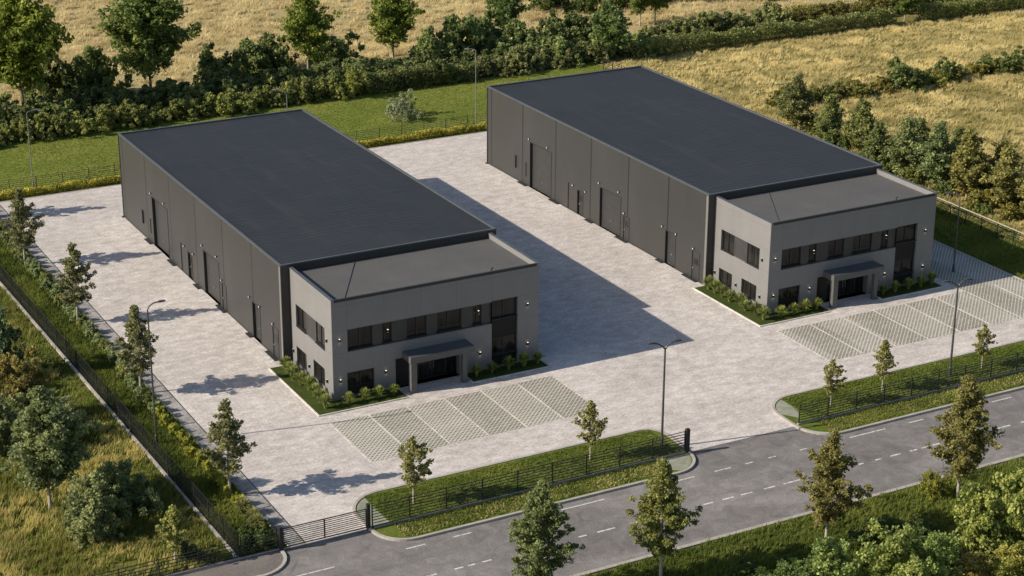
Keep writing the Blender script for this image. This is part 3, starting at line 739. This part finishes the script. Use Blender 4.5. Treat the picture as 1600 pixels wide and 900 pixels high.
def proto(kind, tm, cm):
    root = empty(kind, (0, 0, -500)); link('trunk', tm, root); link('crown', cm, root); return root
USED = set()
def place(p, x, y, h0, h, label, cat, group, tint=(1, 1, 1), rz=None, sxy=1.0, z=0):
    o = p if p.name not in USED else copy_tree(p)
    USED.add(p.name); USED.add(o.name)
    s = h/h0; o.location = (x, y, z); o.scale = (s*sxy, s*sxy, s); o.rotation_euler = (0, 0, rng.uniform(0, 6.28) if rz is None else rz)
    for ob in [o]+KIDS.get(o.name, []): ob.color = (*tint, 1)
    tag(o, label, cat, group)
    return o
# --- street trees in the left planting strip
st = [proto('street_tree', *tree_meshes(11+i, 7.1, 1.85, 1.75, .088, 58, 27, M['olive_leaf'], M['pale_bark'], clr=.29, wide=.26)) for i in range(3)]
for (i, x, y, h, lab) in ((0, -11.9, -10.6, 7.1, 'olive street tree in the left strip, nearest the gate'), (1, -11.9, 7.8, 7.1, 'olive street tree in the left strip beside the tall lamp'),
                          (2, -12.0, 23.4, 7.0, 'olive street tree in the left strip, beyond the lamp toward the lawn'), (1, -12.2, 38.6, 7.2, 'olive street tree at the far end of the left strip'), (0, -12.3, 53.0, 7.0, 'olive street tree cut by the left edge before the lawn')):
    place(st[i], x, y, 7.1, h, lab, 'tree', 'street trees in the left planting strip', (1, 1, 1))
# --- saplings on the islands
sp = [proto('young_tree', *tree_meshes(31+i, 4.4, 1.25, 1.25, .085, 36, 17, M['olive_leaf'], M['pale_bark'], clr=.21, trunk_r=.045)) for i in range(2)]
for i, (x, y, h, lab) in enumerate(((-1.9, -17.3, 5.0, 'young tree on the gate island beside the left parking bays'), (11.4, -17.1, 4.5, 'young tree on the gate island nearer its lamp'),
        (31.2, -17.6, 3.8, 'young tree on the long island near the open driveway'), (36.1, -17.3, 4.2, 'young tree on the long island left of its lamp'), (45.6, -17.3, 3.6, 'young tree on the long island right of its lamp'), (58, -17.3, 4.0, 'young tree farthest along the long island'))):
    if i < 5: place(sp[i % 2], x, y, 4.4, h, lab, 'tree', 'young trees on the grass islands', (1.25, 1.2, 1.0), z=.1)
# --- roadside trees in front
rt = [proto('roadside_tree', *tree_meshes(51+i, 8.2, 2.4, 1.7, .08, 84, 46, M['olive_leaf'], M['pale_bark'], clr=.34, wide=.26)) for i in range(3)]
for i, (x, y, h, lab, tn) in enumerate(((-.6, -31.6, 8.0, 'roadside tree cut by the bottom edge, leftmost beyond the road', (.9, 1.05, .9)), (7.0, -32.8, 8.1, 'roadside tree in front of the driveway lamp, yellowish green', (1.0, 1.05, .7)),
        (18.4, -33.9, 7.9, 'broad bronze roadside tree beside the light green shrubs', (1.08, .98, .72)), (29.8, -32.9, 8.9, 'tallest bronze roadside tree, rightmost along the road', (1.02, .96, .7)))):
    place(rt[i % 3], x, y, 8.2, h, lab, 'tree', 'trees along the near side of the road', tn)
# --- left foreground
t = proto('broadleaf_tree', *tree_meshes(71, 8.7, 3.2, 1.8, .11, 84, 60, M['grey_leaf'], M['pale_bark'], clr=.50, wide=.30))
place(t, -22.7, -7.1, 8.7, 8.7, 'large round grey green tree standing alone in the left rough grass', 'tree', None, (1.18, 1.2, 1.05))
ms = [shrub_mesh(81+i, 1.9, 4.0, .095, 230, 62, M['grey_leaf'], 'large_shrub') for i in range(3)]
mb_ = [shrub_mesh(91+i, 2.0, 3.75, .095, 200, 46, M['bright_leaf'], 'large_shrub') for i in range(3)]
SH = {}
def shrub(me, x, y, sxy, sz, label, cat='shrub', group=None, tint=(1, 1, 1), name='shrub', z=0, rz=None):
    o = link(name, me); o.location = (x, y, z); o.scale = (sxy, sxy, sz); o.rotation_euler = (0, 0, rng.uniform(0, 6.28) if rz is None else rz); o.color = (*tint, 1)
    return tag(o, label, cat, group)
shrub(ms[0], -21.2, -11.6, .95, .98, 'dense grey green shrub in the left grass nearest the viewer', tint=(1.2, 1.2, 1.05))
shrub(ms[1], -18.6, -9.3, .85, .88, 'dense grey green shrub just behind another near the left fence', tint=(1.1, 1.15, 1.0))
shrub(ms[2], -21.0, 6.6, 1.05, 1.35, 'tall rusty brown shrub beside the left fence', tint=(1.2, .92, .6))
shrub(ms[0], -20.4, 16.0, 1.0, 1.35, 'tall dark green shrub cut by the left edge beside the fence', tint=(.7, .85, .85))
shrub(ms[1], -22.6, 2.4, 1.0, 1.1, 'pale green shrub between the rusty shrub and the big tree', tint=(1.15, 1.15, 1))
shrub(ms[0], -19.0, 3.0, .8, .7, 'pale green low shrub at the foot of the rusty shrub', tint=(1.1, 1.1, .95))
shrub(ms[2], -23.8, 13.0, 1.1, 1.2, 'dark green shrub at the left edge behind the rusty shrub', tint=(.7, .85, .75))
place(sp[1], -18.0, -17.7, 4.4, 4.2, 'small yellow green tree by the low railing at bottom left', 'tree', None, (1.25, 1.3, .85))
shrub(ms[1], -17.1, -17.4, .35, .35, 'small dark shrub beside the yellow green tree at the low railing', tint=(.6, .7, .6))
# --- bottom right
for i, (x, y, s, hz, lab, tn) in enumerate(((15.0, -39.2, 1.0, .95, 'light green shrub leftmost of the bottom right clump', (.9, 1, .9)), (17.9, -40.6, 1.05, 1.15, 'tall light green shrub in the middle of the bottom right clump', (1, 1.02, .85)),
        (20.9, -40.6, .85, .95, 'light green shrub right of the clump\'s tallest one', (.9, 1, .85)), (26.0, -39.0, 1.0, 1.12, 'large bright green shrub below the tallest bronze tree', (1.1, 1.08, .85)),
        (29.0, -39.6, 1.05, 1.28, 'large bright green shrub cut by the right edge', (1.1, 1.08, .85)), (23.2, -41.0, .75, .42, 'low brownish shrub between two bright green shrubs', (1.1, .8, .6)),
        (25.6, -42.2, .8, .6, 'low yellowish shrub at the bottom edge near the right corner', (1.15, 1, .7)), (12.6, -37.8, .8, .55, 'low dark green shrub left of the bottom right clump', (.5, .62, .55)),
        (22.6, -38.0, .8, .45, 'low dark shrub in the shade behind the bright green shrubs', (.42, .5, .42)), (10.5, -38.6, .7, .45, 'low dark green shrub at the bottom edge below the road', (.45, .6, .5)))):
    shrub(mb_[i % 3], x, y, s, hz, lab, tint=np.array(tn)*(1.32, 1.27, 1.25))
shrub(mb_[1], 28.5, -32.1, .42, .5, 'small yellow bush on the verge left of the tallest bronze tree', tint=(1.15, 1.0, .5))
for i, (x, y) in enumerate(((20.6, -34.9), (22.6, -34.2), (11.8, -35.0), (14.5, -35.6), (24.4, -35.6))):
    shrub(mb_[i % 3], x, y, .55, .2, 'low dark weedy bush in the grass below the road', group='weedy bushes below the road', tint=(.38, .5, .35))

# --- background trees
bt = [proto('large_tree', *tree_meshes(101+i, 13, 5.0, 3.6, .20, 92, 56, M['green_leaf'], M['bark'], clr=.95, wide=.34)) for i in range(2)]
bm_ = [proto('field_tree', *tree_meshes(111+i, 9, 3.3, 2.4, .15, 70, 50, M['green_leaf'], M['pale_bark'], clr=.68, wide=.32)) for i in range(2)]
G = 'trees along the hedgerow behind the lawn'
place(bt[0], -.1, 84.8, 13, 14.6, 'tallest yellow green tree at the top left corner', 'tree', G, (1.2, 1.22, .7))
place(bt[1], 14.7, 86.1, 13, 13.2, 'broad dark grey green tree behind the nearer building', 'tree', G, (1.05, 1.12, 1.0), sxy=1.08)
place(bm_[0], 34.7, 88.1, 9, 9.9, 'narrow yellow green tree standing right of the broad dark one', 'tree', G, (1.2, 1.22, .75))
place(bm_[1], 46.3, 89.1, 9, 9.4, 'yellow green tree with wide crown above the gap between buildings', 'tree', G, (1.15, 1.2, .75), sxy=1.12)
place(bm_[0], 62.7, 90.7, 9, 8.2, 'dark green tree at the top edge left of the farther roof', 'tree', G, (.8, .95, .95))
place(bm_[1], 69.7, 77.6, 9, 7.4, 'pale grey green tree just behind the farther roof corner', 'tree', G, (1, 1.12, 1.2), sxy=1.05)
place(bm_[0], 83.5, 92.0, 9, 7.6, 'slim tree at the top edge, left of a close pair', 'tree', G, (1, 1.05, .9), sxy=.9)
place(bm_[1], 86.0, 92.3, 9, 8.4, 'fuller tree at the top edge, right of a close pair', 'tree', G, (.9, 1.0, .8))
place(bm_[1], 94, 103, 9, 8.0, 'dark tree at the top edge above the pale hedge shrubs', 'tree', G, (.6, .75, .6))
place(bm_[0], 101, 106, 9, 7.5, 'dark tree at the top edge, rightmost above the pale hedge shrubs', 'tree', G, (.6, .75, .6))
place(bm_[0], 116.5, 78.2, 9, 5.2, 'small round tree breaking the long field hedge at top right', 'tree', None, (.9, 1.0, .85), sxy=1.25)
place(sp[0], 35.3, 76.0, 4.4, 3.7, 'small yellow tree in front of the clipped hedge by the lawn', 'tree', None, (1.3, 1.4, .75), sxy=1.35)
o = shrub(shrub_mesh(161, 2.0, 3.3, .10, 120, 26, M['grey_leaf'], 'pale_shrub'), 36.4, 65.6, 1.0, 1.0, 'pale sparse bushy tree standing alone on the lawn between the roofs', 'tree', tint=(1.25, 1.25, 1.5), name='pale_shrub')
# --- tree row right of the farther building
rw = [proto('boundary_tree', *tree_meshes(121+i, 6, 2.1, .8, .12, 60, 44, M['grey_leaf'], M['pale_bark'], clr=.5, wide=.25)) for i in range(2)]
G = 'boundary trees right of the farther building'
for i, (x, y, h, lab, tn) in enumerate(((72.0, 42.0, 6.0, 'dark boundary tree farthest along the right meadow', (.85, .85, .75)), (73.2, 37.8, 4.8, 'shorter pale boundary tree, second from the far end', (1.05, 1.1, .85)),
        (72.8, 31.9, 5.6, 'bushy pale boundary tree, third from the far end', (1.05, 1.08, .85)), (71.2, 23.0, 6.1, 'grey green boundary tree rising above the roof corner', (1.05, 1.12, 1.05)),
        (72.0, 19.2, 6.5, 'tall grey green boundary tree next to the bronze one', (.95, 1.12, 1.05)), (72.4, 15.2, 6.8, 'tall bronze boundary tree behind the farther office', (1.08, .98, .72)),
        (73.2, 10.8, 6.2, 'bronze boundary tree, second from the right edge', (1.12, 1.02, .75)), (73.6, 6.6, 6.2, 'golden brown boundary tree at the right edge', (1.2, 1.05, .72)))):
    place(rw[i % 2], x, y, 6, h, lab, 'tree', G, np.array(tn)*(1.22, 1.13, 1.0), sxy=1.12)
for (x, y, h, tn) in ((71.4, 27.6, 4.6, (1, 1.05, .75)), (74.6, 34.6, 4.4, (1, .95, .7)), (75.0, 25.6, 5.0, (.95, .95, .7)), (75.6, 20.5, 5.2, (1, 1, .75)), (76.0, 14.6, 5.4, (1.1, .95, .6)), (76.8, 8.6, 5.6, (1.1, 1.02, .7)), (74.8, 3.0, 5.8, (1.15, 1.05, .7)), (71.6, 36.0, 3.8, (1, 1.05, .75)), (73.6, 45.6, 4.2, (.95, .95, .7))):
    place(rw[i % 2], x, y, 6, h, 'olive tree filling the gaps of the boundary row right of the farther building', 'tree', 'filling trees of the boundary row', tn, sxy=1.15); i += 1
bs = [shrub_mesh(131+i, 1.5, 2.0, .11, 110, 42, M['grey_leaf']) for i in range(3)]
for i, (x, y, s, tn) in enumerate(((74.5, 35, 1.0, (.9, .8, .55)), (74.0, 27.5, .9, (.8, .85, .6)), (74.5, 17.2, 1.0, (1.1, .8, .5)), (71.5, 13.0, .8, (1.2, 1, .55)), (75.2, 8.8, 1.1, (1.3, .95, .55)), (70.9, 26.5, .8, (.7, .85, .6)), (71.2, 34.6, .8, (.85, .95, .6)), (71.3, 17.3, .7, (.8, .9, .6)), (75.5, 4.5, 1.2, (1.3, .95, .55)), (70.6, 10.6, .55, (.9, 1, .6)), (73, 40, .9, (1, 1, .6)), (71.2, 29.5, .8, (1, 1.05, .65)), (71.0, 24.8, .7, (1, 1.05, .6)), (70.6, 21.2, .8, (1.1, 1.05, .6)), (73.8, 13, 1.0, (1.25, 1, .55)), (71.9, 8.8, .8, (1.2, 1, .55)), (74.2, 21, 1.0, (.9, .9, .6)), (76, 12, 1.0, (1.2, .95, .5)))):
    shrub(bs[i % 3], x, y, s, s, 'low bush growing between the trunks of the boundary trees', group='bushes under the boundary trees', tint=tn)
# --- shrub line across the right meadow
for i, (x, y, s, hz, lab, tn) in enumerate(((79.3, 51.1, 1.1, 1.0, 'brownish meadow shrub nearest the boundary trees', (.95, .85, .6)), (83.2, 50.6, .9, .9, 'dark meadow shrub, second from the boundary trees', (.65, .7, .55)), (86.2, 50.6, 1.25, 1.1, 'olive meadow shrub left of the big one', (.8, .75, .55)),
        (90.2, 50.4, .9, .7, 'small brown meadow shrub beside the big one', (1.0, .8, .5)), (94.2, 50.2, 1.7, 1.75, 'biggest dark green shrub in the meadow shrub line', (.62, .75, .6)), (97.6, 50.8, 1.1, .9, 'yellowish shrub at the foot of the big meadow shrub', (1.05, 1, .55)),
        (101.6, 51.6, 1.3, 1.3, 'dark meadow shrub right of the big one', (.55, .68, .5)), (105.8, 51.8, 1.0, .8, 'straw coloured low shrub before the right pair', (1.2, 1, .6)), (109.4, 52.0, 1.3, 1.35, 'dark meadow shrub, left of the right edge pair', (.6, .72, .55)), (113.6, 51.2, 1.4, 1.4, 'dark meadow shrub, right of the right edge pair', (.62, .72, .58)), (118, 51.5, 1.4, 1.4, 'dark meadow shrub beyond the right edge pair', (.62, .72, .58)))):
    shrub(bs[i % 3], x, y, s*.95, hz*.85, lab, group='shrubs across the right meadow', tint=np.array(tn)*(1.3, 1.2, 1.0))
for j, x in enumerate(np.arange(76.5, 122, 1.55)):
    shrub(bs[j % 3], x, 51.6+rng.normal(0, .5), rng.uniform(.6, 1.0), rng.uniform(.35, .75), 'low bush linking the taller shrubs across the right meadow', group='low bushes across the right meadow', tint=np.array((1.2, 1.05, .6))*rng.uniform(.65, 1.05))
# --- hedgerow behind the lawn: front row, shaded middle, tall dark bushes
hs = [shrub_mesh(141+i, 1.5, 2.2, .105, 120, 44, M['hedge_leaf']) for i in range(4)]
x = -22.0; i = 0
while x < 69:
    yy = 76.6+.035*(x-5)+rng.normal(0, .35)
    if not (36.5 < x < 52): 
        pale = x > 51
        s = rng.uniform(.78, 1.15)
        tn = np.array((1.65, 1.65, 1.15) if not pale else (1.65, 1.6, 1.5))*rng.uniform(.75, 1.15)  # sunlit look of the front row put into a lighter tint
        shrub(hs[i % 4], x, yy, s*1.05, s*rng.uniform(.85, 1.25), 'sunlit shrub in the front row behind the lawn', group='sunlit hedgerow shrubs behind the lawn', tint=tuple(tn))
    x += rng.uniform(1.7, 2.5); i += 1
x = -22.0
while x < 76:
    for yo in (80.2, 83.6):
        s = rng.uniform(.95, 1.4); tn = np.array((1.1, 1.22, 1.0))*rng.uniform(.7, 1.25)*(1.5 if x > 58 else 1)  # shade of the trees put into a darker tint
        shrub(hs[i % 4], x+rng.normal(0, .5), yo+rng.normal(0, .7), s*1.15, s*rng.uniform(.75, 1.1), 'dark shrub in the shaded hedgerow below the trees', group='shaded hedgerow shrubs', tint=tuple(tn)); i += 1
    x += rng.uniform(2.0, 3.2)
for (x, y, h, s) in ((-13, 89, 4.6, 1.9), (-8, 91, 4.2, 1.8), (5.0, 89, 5.2, 1.9), (9.6, 90.3, 6.2, 1.9), (24.1, 89.2, 4.6, 1.8), (29, 90.5, 4.2, 1.7), (32, 91.5, 4.2, 1.7), (39, 91, 4.2, 1.9), (49.7, 84.5, 4.9, 1.9), (54.2, 85.5, 5.6, 2.0), (58, 88, 5.0, 1.9), (62, 86, 4.4, 1.7), (66.8, 84.8, 4.7, 1.8), (70.5, 85.5, 4.2, 1.7), (74, 84, 3.6, 1.5), (-18, 90, 4.6, 1.9)):
    shrub(hs[i % 4], x, y, s, h/2.2, 'tall dark bush filling the hedgerow between the tree trunks', group='tall bushes of the hedgerow', tint=np.array((1.05, 1.2, .95))*rng.uniform(.8, 1.25)); i += 1
# pale shrubs beyond the farther building, rough far hedge
for j, x in enumerate(np.arange(78, 124, 2.1)):
    s = rng.uniform(.9, 1.4)*(1 if x < 100 else .75); tn = np.array((1.6, 1.6, 1.4) if x < 101 else (1.3, 1.1, .7))*rng.uniform(.7, 1.1)
    shrub(hs[j % 4], x, 83.2+rng.normal(0, .4), s, s, 'shrub in the loose row behind the clipped field hedge', group='loose shrubs behind the field hedge', tint=tuple(tn))
for (x, y, h) in ((88, 104, 4.5), (91, 106, 5), (97.5, 107, 5.5), (104, 108, 4), (78, 106, 4), (80.5, 101, 3), (120, 99, 3), (112, 101, 2), (126, 92, 4), (131, 91, 4.5), (137, 93, 5), (142, 92, 4.5), (148, 90, 4.5), (107, 97, 1.6), (123.5, 86, 2.6), (128, 83, 2.4)):
    shrub(hs[i % 4], x, y, 1.9 if h > 3 else 1.2, h/2.2, 'dark bush far behind the field hedge at the top edge', group='far bushes at the top edge', tint=(.8, .92, .6)); i += 1
# clipped hedges
def hedge(x0, y0, L, w, h, leaf, dens, tint, label, seed, ang=0):
    o = link('hedge', hedge_mesh(seed, L, w, h, leaf, dens, M['hedge_leaf'])); o.location = (x0, y0, 0); o.rotation_euler = (0, 0, ang); o.color = (*tint, 1)
    return tag(o, label, 'hedge')
hedge(37.0, 77.4, 14.5, 2.4, 2.5, .13, 85, (1.1, 1.15, .9), 'clipped green hedge behind the lawn between the two roofs', 201)
hedge(73.5, 77.6, 40.5, 2.4, 2.3, .13, 60, (1.25, 1.3, 1.0), 'long clipped hedge from the farther roof to the round field tree', 202)
hedge(118.5, 77.4, 42, 2.4, 2.5, .13, 60, (1.35, 1.4, 1.0), 'clipped field hedge right of the round tree in the top corner', 203)
hedge(-18, 57.75, 80, 1.0, .85, .09, 120, (2.3, 1.95, .75), 'low yellow green hedge along the back edge of the yard', 204)
hedge(102, 86.5, 60, 2.0, 1.5, .14, 45, (1.5, 1.3, .8), 'rough low hedge in the far golden field', 205, R(-1))

# --- ornamental grasses
tf = [tuft_mesh(301+i, .5, .95, 240, M['tuft_leaf']) for i in range(4)]
tg = [shrub_mesh(311+i, .62, .8, .075, 60, 40, M['grey_leaf'], 'low_shrub', .4, .2, .75) for i in range(3)]
def tuft(me, x, y, s, label, group, tint, name='ornamental_grass', cat='plant', z=.04):
    o = link(name, me); o.location = (x, y, z); o.scale = (s, s, s*rng.uniform(.9, 1.1)); o.rotation_euler = (0, 0, rng.uniform(0, 6.28)); o.color = (*tint, 1); tag(o, label, cat, group)
for ox, oy, who in ((0, 0, 'nearer'), (37.707, -.605, 'farther')):
    for i, y in enumerate((6.9, 5.9, 4.9, 3.7, 2.6, 1.4, .2, -.9)):
        tuft(tf[i % 4], ox-.95+rng.normal(0, .1), oy+y, rng.uniform(1.0, 1.25), f'grass clump in the {who} office side bed, {ORD[i]} from the warehouse', 'ornamental grasses round the offices', np.array((.95, 1, .8))*rng.uniform(.8, 1.15))
    for i, x in enumerate((.75, 2.0, 3.1, 4.3)):
        tuft(tf[(i+1) % 4], ox+x, oy-1.0, rng.uniform(.95, 1.15), f'grass clump before the {who} office, {ORD[i]} from its left corner', 'ornamental grasses round the offices', np.array((1, 1.05, .7))*rng.uniform(.85, 1.2))
    for i, x in enumerate((11.2, 12.5, 13.9, 15.2, 16.4)):
        tuft(tf[(i+2) % 4], ox+x, oy-.85, rng.uniform(.9, 1.15), f'shaded grass clump at the {who} office, {ORD[i]} right of the entrance', 'ornamental grasses round the offices', np.array((1, 1.1, .75))*rng.uniform(.8, 1.1))
ys = np.arange(-16.2, 55, 1.38)
for i, y in enumerate(ys):
    y += rng.normal(0, .12); x = -12.0+rng.normal(0, .1)
    if y < -12.5: tuft(tf[i % 4], x, y, 1.15, f'straw coloured grass clump in the left strip, {ORD[i]} from the gate', 'clumps along the paved strip', (1.1, 1, 1))
    elif y < 4: tuft(tg[i % 3], x, y, 1.0, f'yellow green clump in the left strip, {ORD[i]} from the gate', 'clumps along the paved strip', np.array((1.95, 1.75, .65))*rng.uniform(.85, 1.1), 'low_shrub', 'shrub')
    elif y < 40 and i < len(ORD): tuft(tg[i % 3], x, y, rng.uniform(.95, 1.2), f'grey green clump in the left strip, {ORD[i]} from the gate', 'clumps along the paved strip', np.array((1.4, 1.5, 1.4) if i % 4 else (1.5, 1.4, 1.0))*rng.uniform(.85, 1.1), 'low_shrub', 'shrub')
    else: tuft(tg[i % 3], x, y, 1.25, 'grey green clump at the far end of the left strip', 'far clumps along the paved strip', (1.2, 1.2, 1), 'low_shrub', 'shrub')
for i, (x, y) in enumerate(((-13.4, -17.6), (-12.6, -17.9), (-13.2, -16.6), (-12.4, -16.8))):
    shrub(tg[i % 3], x, y, 1.1, 1.1, 'leafy low shrub in the corner beside the gate post', group='corner shrubs beside the gate', tint=(.75, .85, .5), name='low_shrub')

# --- countless grasses
def blades(name, X, Y, Z, H, wid, nb, mat, seed, tintf, lean=.45, wind=(.25, -.05)):
    r = np.random.default_rng(seed); n = len(X)
    x = np.repeat(X, nb); y = np.repeat(Y, nb); z = np.repeat(Z, nb) if np.ndim(Z) else np.full(n*nb, Z); h = np.repeat(H, nb)*r.uniform(.6, 1.2, n*nb)
    a = r.uniform(0, 6.28, n*nb); ln = lean*r.random(n*nb)
    x = x+np.cos(a)*h*.12; y = y+np.sin(a)*h*.12
    sa = r.uniform(0, 6.28, n*nb); w = wid*r.uniform(.6, 1.4, n*nb)
    V = np.empty((n*nb, 3, 3))
    V[:, 0] = np.stack([x-np.cos(sa)*w, y-np.sin(sa)*w, z], 1); V[:, 1] = np.stack([x+np.cos(sa)*w, y+np.sin(sa)*w, z], 1)
    V[:, 2] = np.stack([x+(np.cos(a)*ln+wind[0])*h, y+(np.sin(a)*ln+wind[1])*h, z+h], 1)
    T = np.clip(np.repeat(tintf, nb)+r.normal(0, .15, n*nb), 0, 1)
    o = link(name, array_mesh(name, V.reshape(-1, 3), np.arange(n*nb*3).reshape(-1, 3), T, mat))
    tag(o, kind='stuff'); return o
def scatter(x0, x1, y0, y1, n, seed):
    r = np.random.default_rng(seed); return r.uniform(x0, x1, n), r.uniform(y0, y1, n)
def inview(x, y, pad=12):
    u, v, zc = project(x, y); return (zc > 0) & (u > -pad*8) & (u < 1600+pad*8) & (v > -pad*8) & (v < 900+pad*8)
# camera (fitted to the photograph)
YAW, PIT, ROL, F = .4969, .3642, .0050, 2952.9
CAM = np.array((-48.193, -115.801, 56.419))
fwd = np.array((math.sin(YAW)*math.cos(PIT), math.cos(YAW)*math.cos(PIT), -math.sin(PIT)))
rgt = np.array((math.cos(YAW), -math.sin(YAW), 0)); upv = np.cross(rgt, fwd)
rgt, upv = math.cos(ROL)*rgt+math.sin(ROL)*upv, -math.sin(ROL)*rgt+math.cos(ROL)*upv
def project(x, y):
    d = np.stack([x-CAM[0], y-CAM[1], np.full_like(x, -CAM[2])], -1); z = d@fwd
    return 800+F*(d@rgt)/z, 450-F*(d@upv)/z, z
def field(name, box, n, h, w, nb, mat, seed, patch, tint0, amp, z=-.03, keep=None, lean=.45, clump=0, spread=.3):
    x, y = scatter(*box, n, seed)
    if clump:
        k = max(1, n//clump); rr = np.random.default_rng(seed+50); i = rr.integers(0, k, n)
        x = x[i]+rr.normal(0, spread, n); y = y[i]+rr.normal(0, spread, n)
    m = inview(x, y)
    if keep is not None: m &= keep(x, y)
    x, y = x[m], y[m]
    nz = vnoise(x, y, patch, seed)*.6+vnoise(x, y, patch*.35, seed+1)*.4
    H = h*(.55+.9*nz)
    return blades(name, x, y, z, H, w, nb, mat, seed, np.clip(tint0+(vnoise(x, y, patch*1.7, seed+2)-.5)*amp, 0, 1), lean)
field('wheat_stalks', (-20, 170, 92, 190), 150000, .55, .04, 5, M['wheat'], 401, 1.3, .5, .9, lean=.9, clump=14, spread=.42)
field('meadow_grass', (68.5, 160, -10, 76.3), 90000, .38, .035, 5, M['meadow'], 402, 1.5, .62, .8, clump=12, spread=.38, lean=.9, keep=lambda x, y: y > 52)
field('meadow_grass', (68.5, 160, -10, 52), 70000, .42, .035, 5, M['meadow'], 403, 1.8, .5, 1.2, lean=.9, clump=12, spread=.38)
field('rough_grass_blades', (-45, -14.7, -18.5, 45), 34000, .48, .03, 5, M['rough'], 404, 1.8, .42, 1.4, clump=10, spread=.26, keep=lambda x, y: (x < fx(y)-.35) & (vnoise(x, y, 5, 77) > .38-.03*(-15-x)), lean=.6)
field('rough_grass_blades', (-45, -14.7, -18.5, 45), 30000, .38, .03, 5, M['grass'], 405, 2.0, .5, 1.0, keep=lambda x, y: x < fx(y)-.35)
field('verge_blades', (-12, 60, -46, -30.4), 42000, .34, .028, 5, M['grass'], 406, 1.5, .4, 1.0, z=-.02)
field('verge_blades', (-12, 60, -46, -31.4), 4500, .6, .03, 5, M['meadow'], 410, 1.5, .5, 1.0, z=-.02, keep=lambda x, y: (y < -36) & (vnoise(x, y, 3, 5) > .5))
from math import hypot
def inisl(x, y): return ((x > -4.3) & ((x < 17.4) & (y > -19) | (x < 15.2)) | (x > 28.75)) & (y > -21.2) & (y < -14.9) & ((y < -19.25) | (y > -18.9))
field('island_grass', (-6, 70, -21.3, -14.8), 42000, .15, .02, 4, M['grass'], 407, 1.2, .45, 1.0, z=.095, keep=inisl)
field('island_grass', (-6, 70, -21.3, -19.3), 5000, .14, .02, 4, M['meadow'], 411, 1.2, .4, 1.0, z=.095, keep=inisl)
field('strip_grass', (-14.3, -11.1, -18.4, 56), 16000, .26, .025, 5, M['grass'], 408, .9, .42, 1.2, z=-.02)
field('strip_grass', (61.9, 70.5, -14, 45), 16000, .3, .03, 5, M['grass'], 409, 1.6, .5, 1.0, z=-.02)
field('lawn_grass', (-25, 68, 58.6, 76.5), 60000, .10, .022, 4, M['grass'], 412, 3.5, .85, .6, z=-.03, keep=lambda x, y: y > 59.5)

# ------------------------------------------------------------------ light, sky, camera
k = 1.0
ldir = Vector((1.61, -.32, -1.0)).normalized()
sun = D.lights.new('sun', 'SUN'); sun.energy = 4.6; sun.angle = R(.5); sun.color = (1.0, .90, .76)
so = D.objects.new('sun', sun); COL.objects.link(so); so.rotation_euler = ldir.to_track_quat('-Z', 'Y').to_euler(); so.location = (-60, 12, 80)
w = D.worlds.new('World'); S.world = w; w.use_nodes = True
nt = w.node_tree; bg = nt.nodes['Background']; sk = nt.nodes.new('ShaderNodeTexSky')
sk.sky_type = 'NISHITA'; sk.sun_disc = False; sk.sun_elevation = math.asin(-ldir.z); sk.sun_rotation = math.atan2(-ldir.x, -ldir.y)
nt.links.new(sk.outputs[0], bg.inputs[0]); bg.inputs[1].default_value = .085
cam = D.cameras.new('camera'); co = D.objects.new('camera', cam); COL.objects.link(co)
cam.sensor_width = 36; cam.lens = F/1600*36; cam.clip_end = 3000; cam.clip_start = 1
Mx = Matrix(((rgt[0], upv[0], -fwd[0], CAM[0]), (rgt[1], upv[1], -fwd[1], CAM[1]), (rgt[2], upv[2], -fwd[2], CAM[2]), (0, 0, 0, 1)))
co.matrix_world = Mx; S.camera = co
S.view_settings.view_transform = 'Standard'; S.view_settings.look = 'None'; S.view_settings.gamma = 1; S.view_settings.exposure = .42
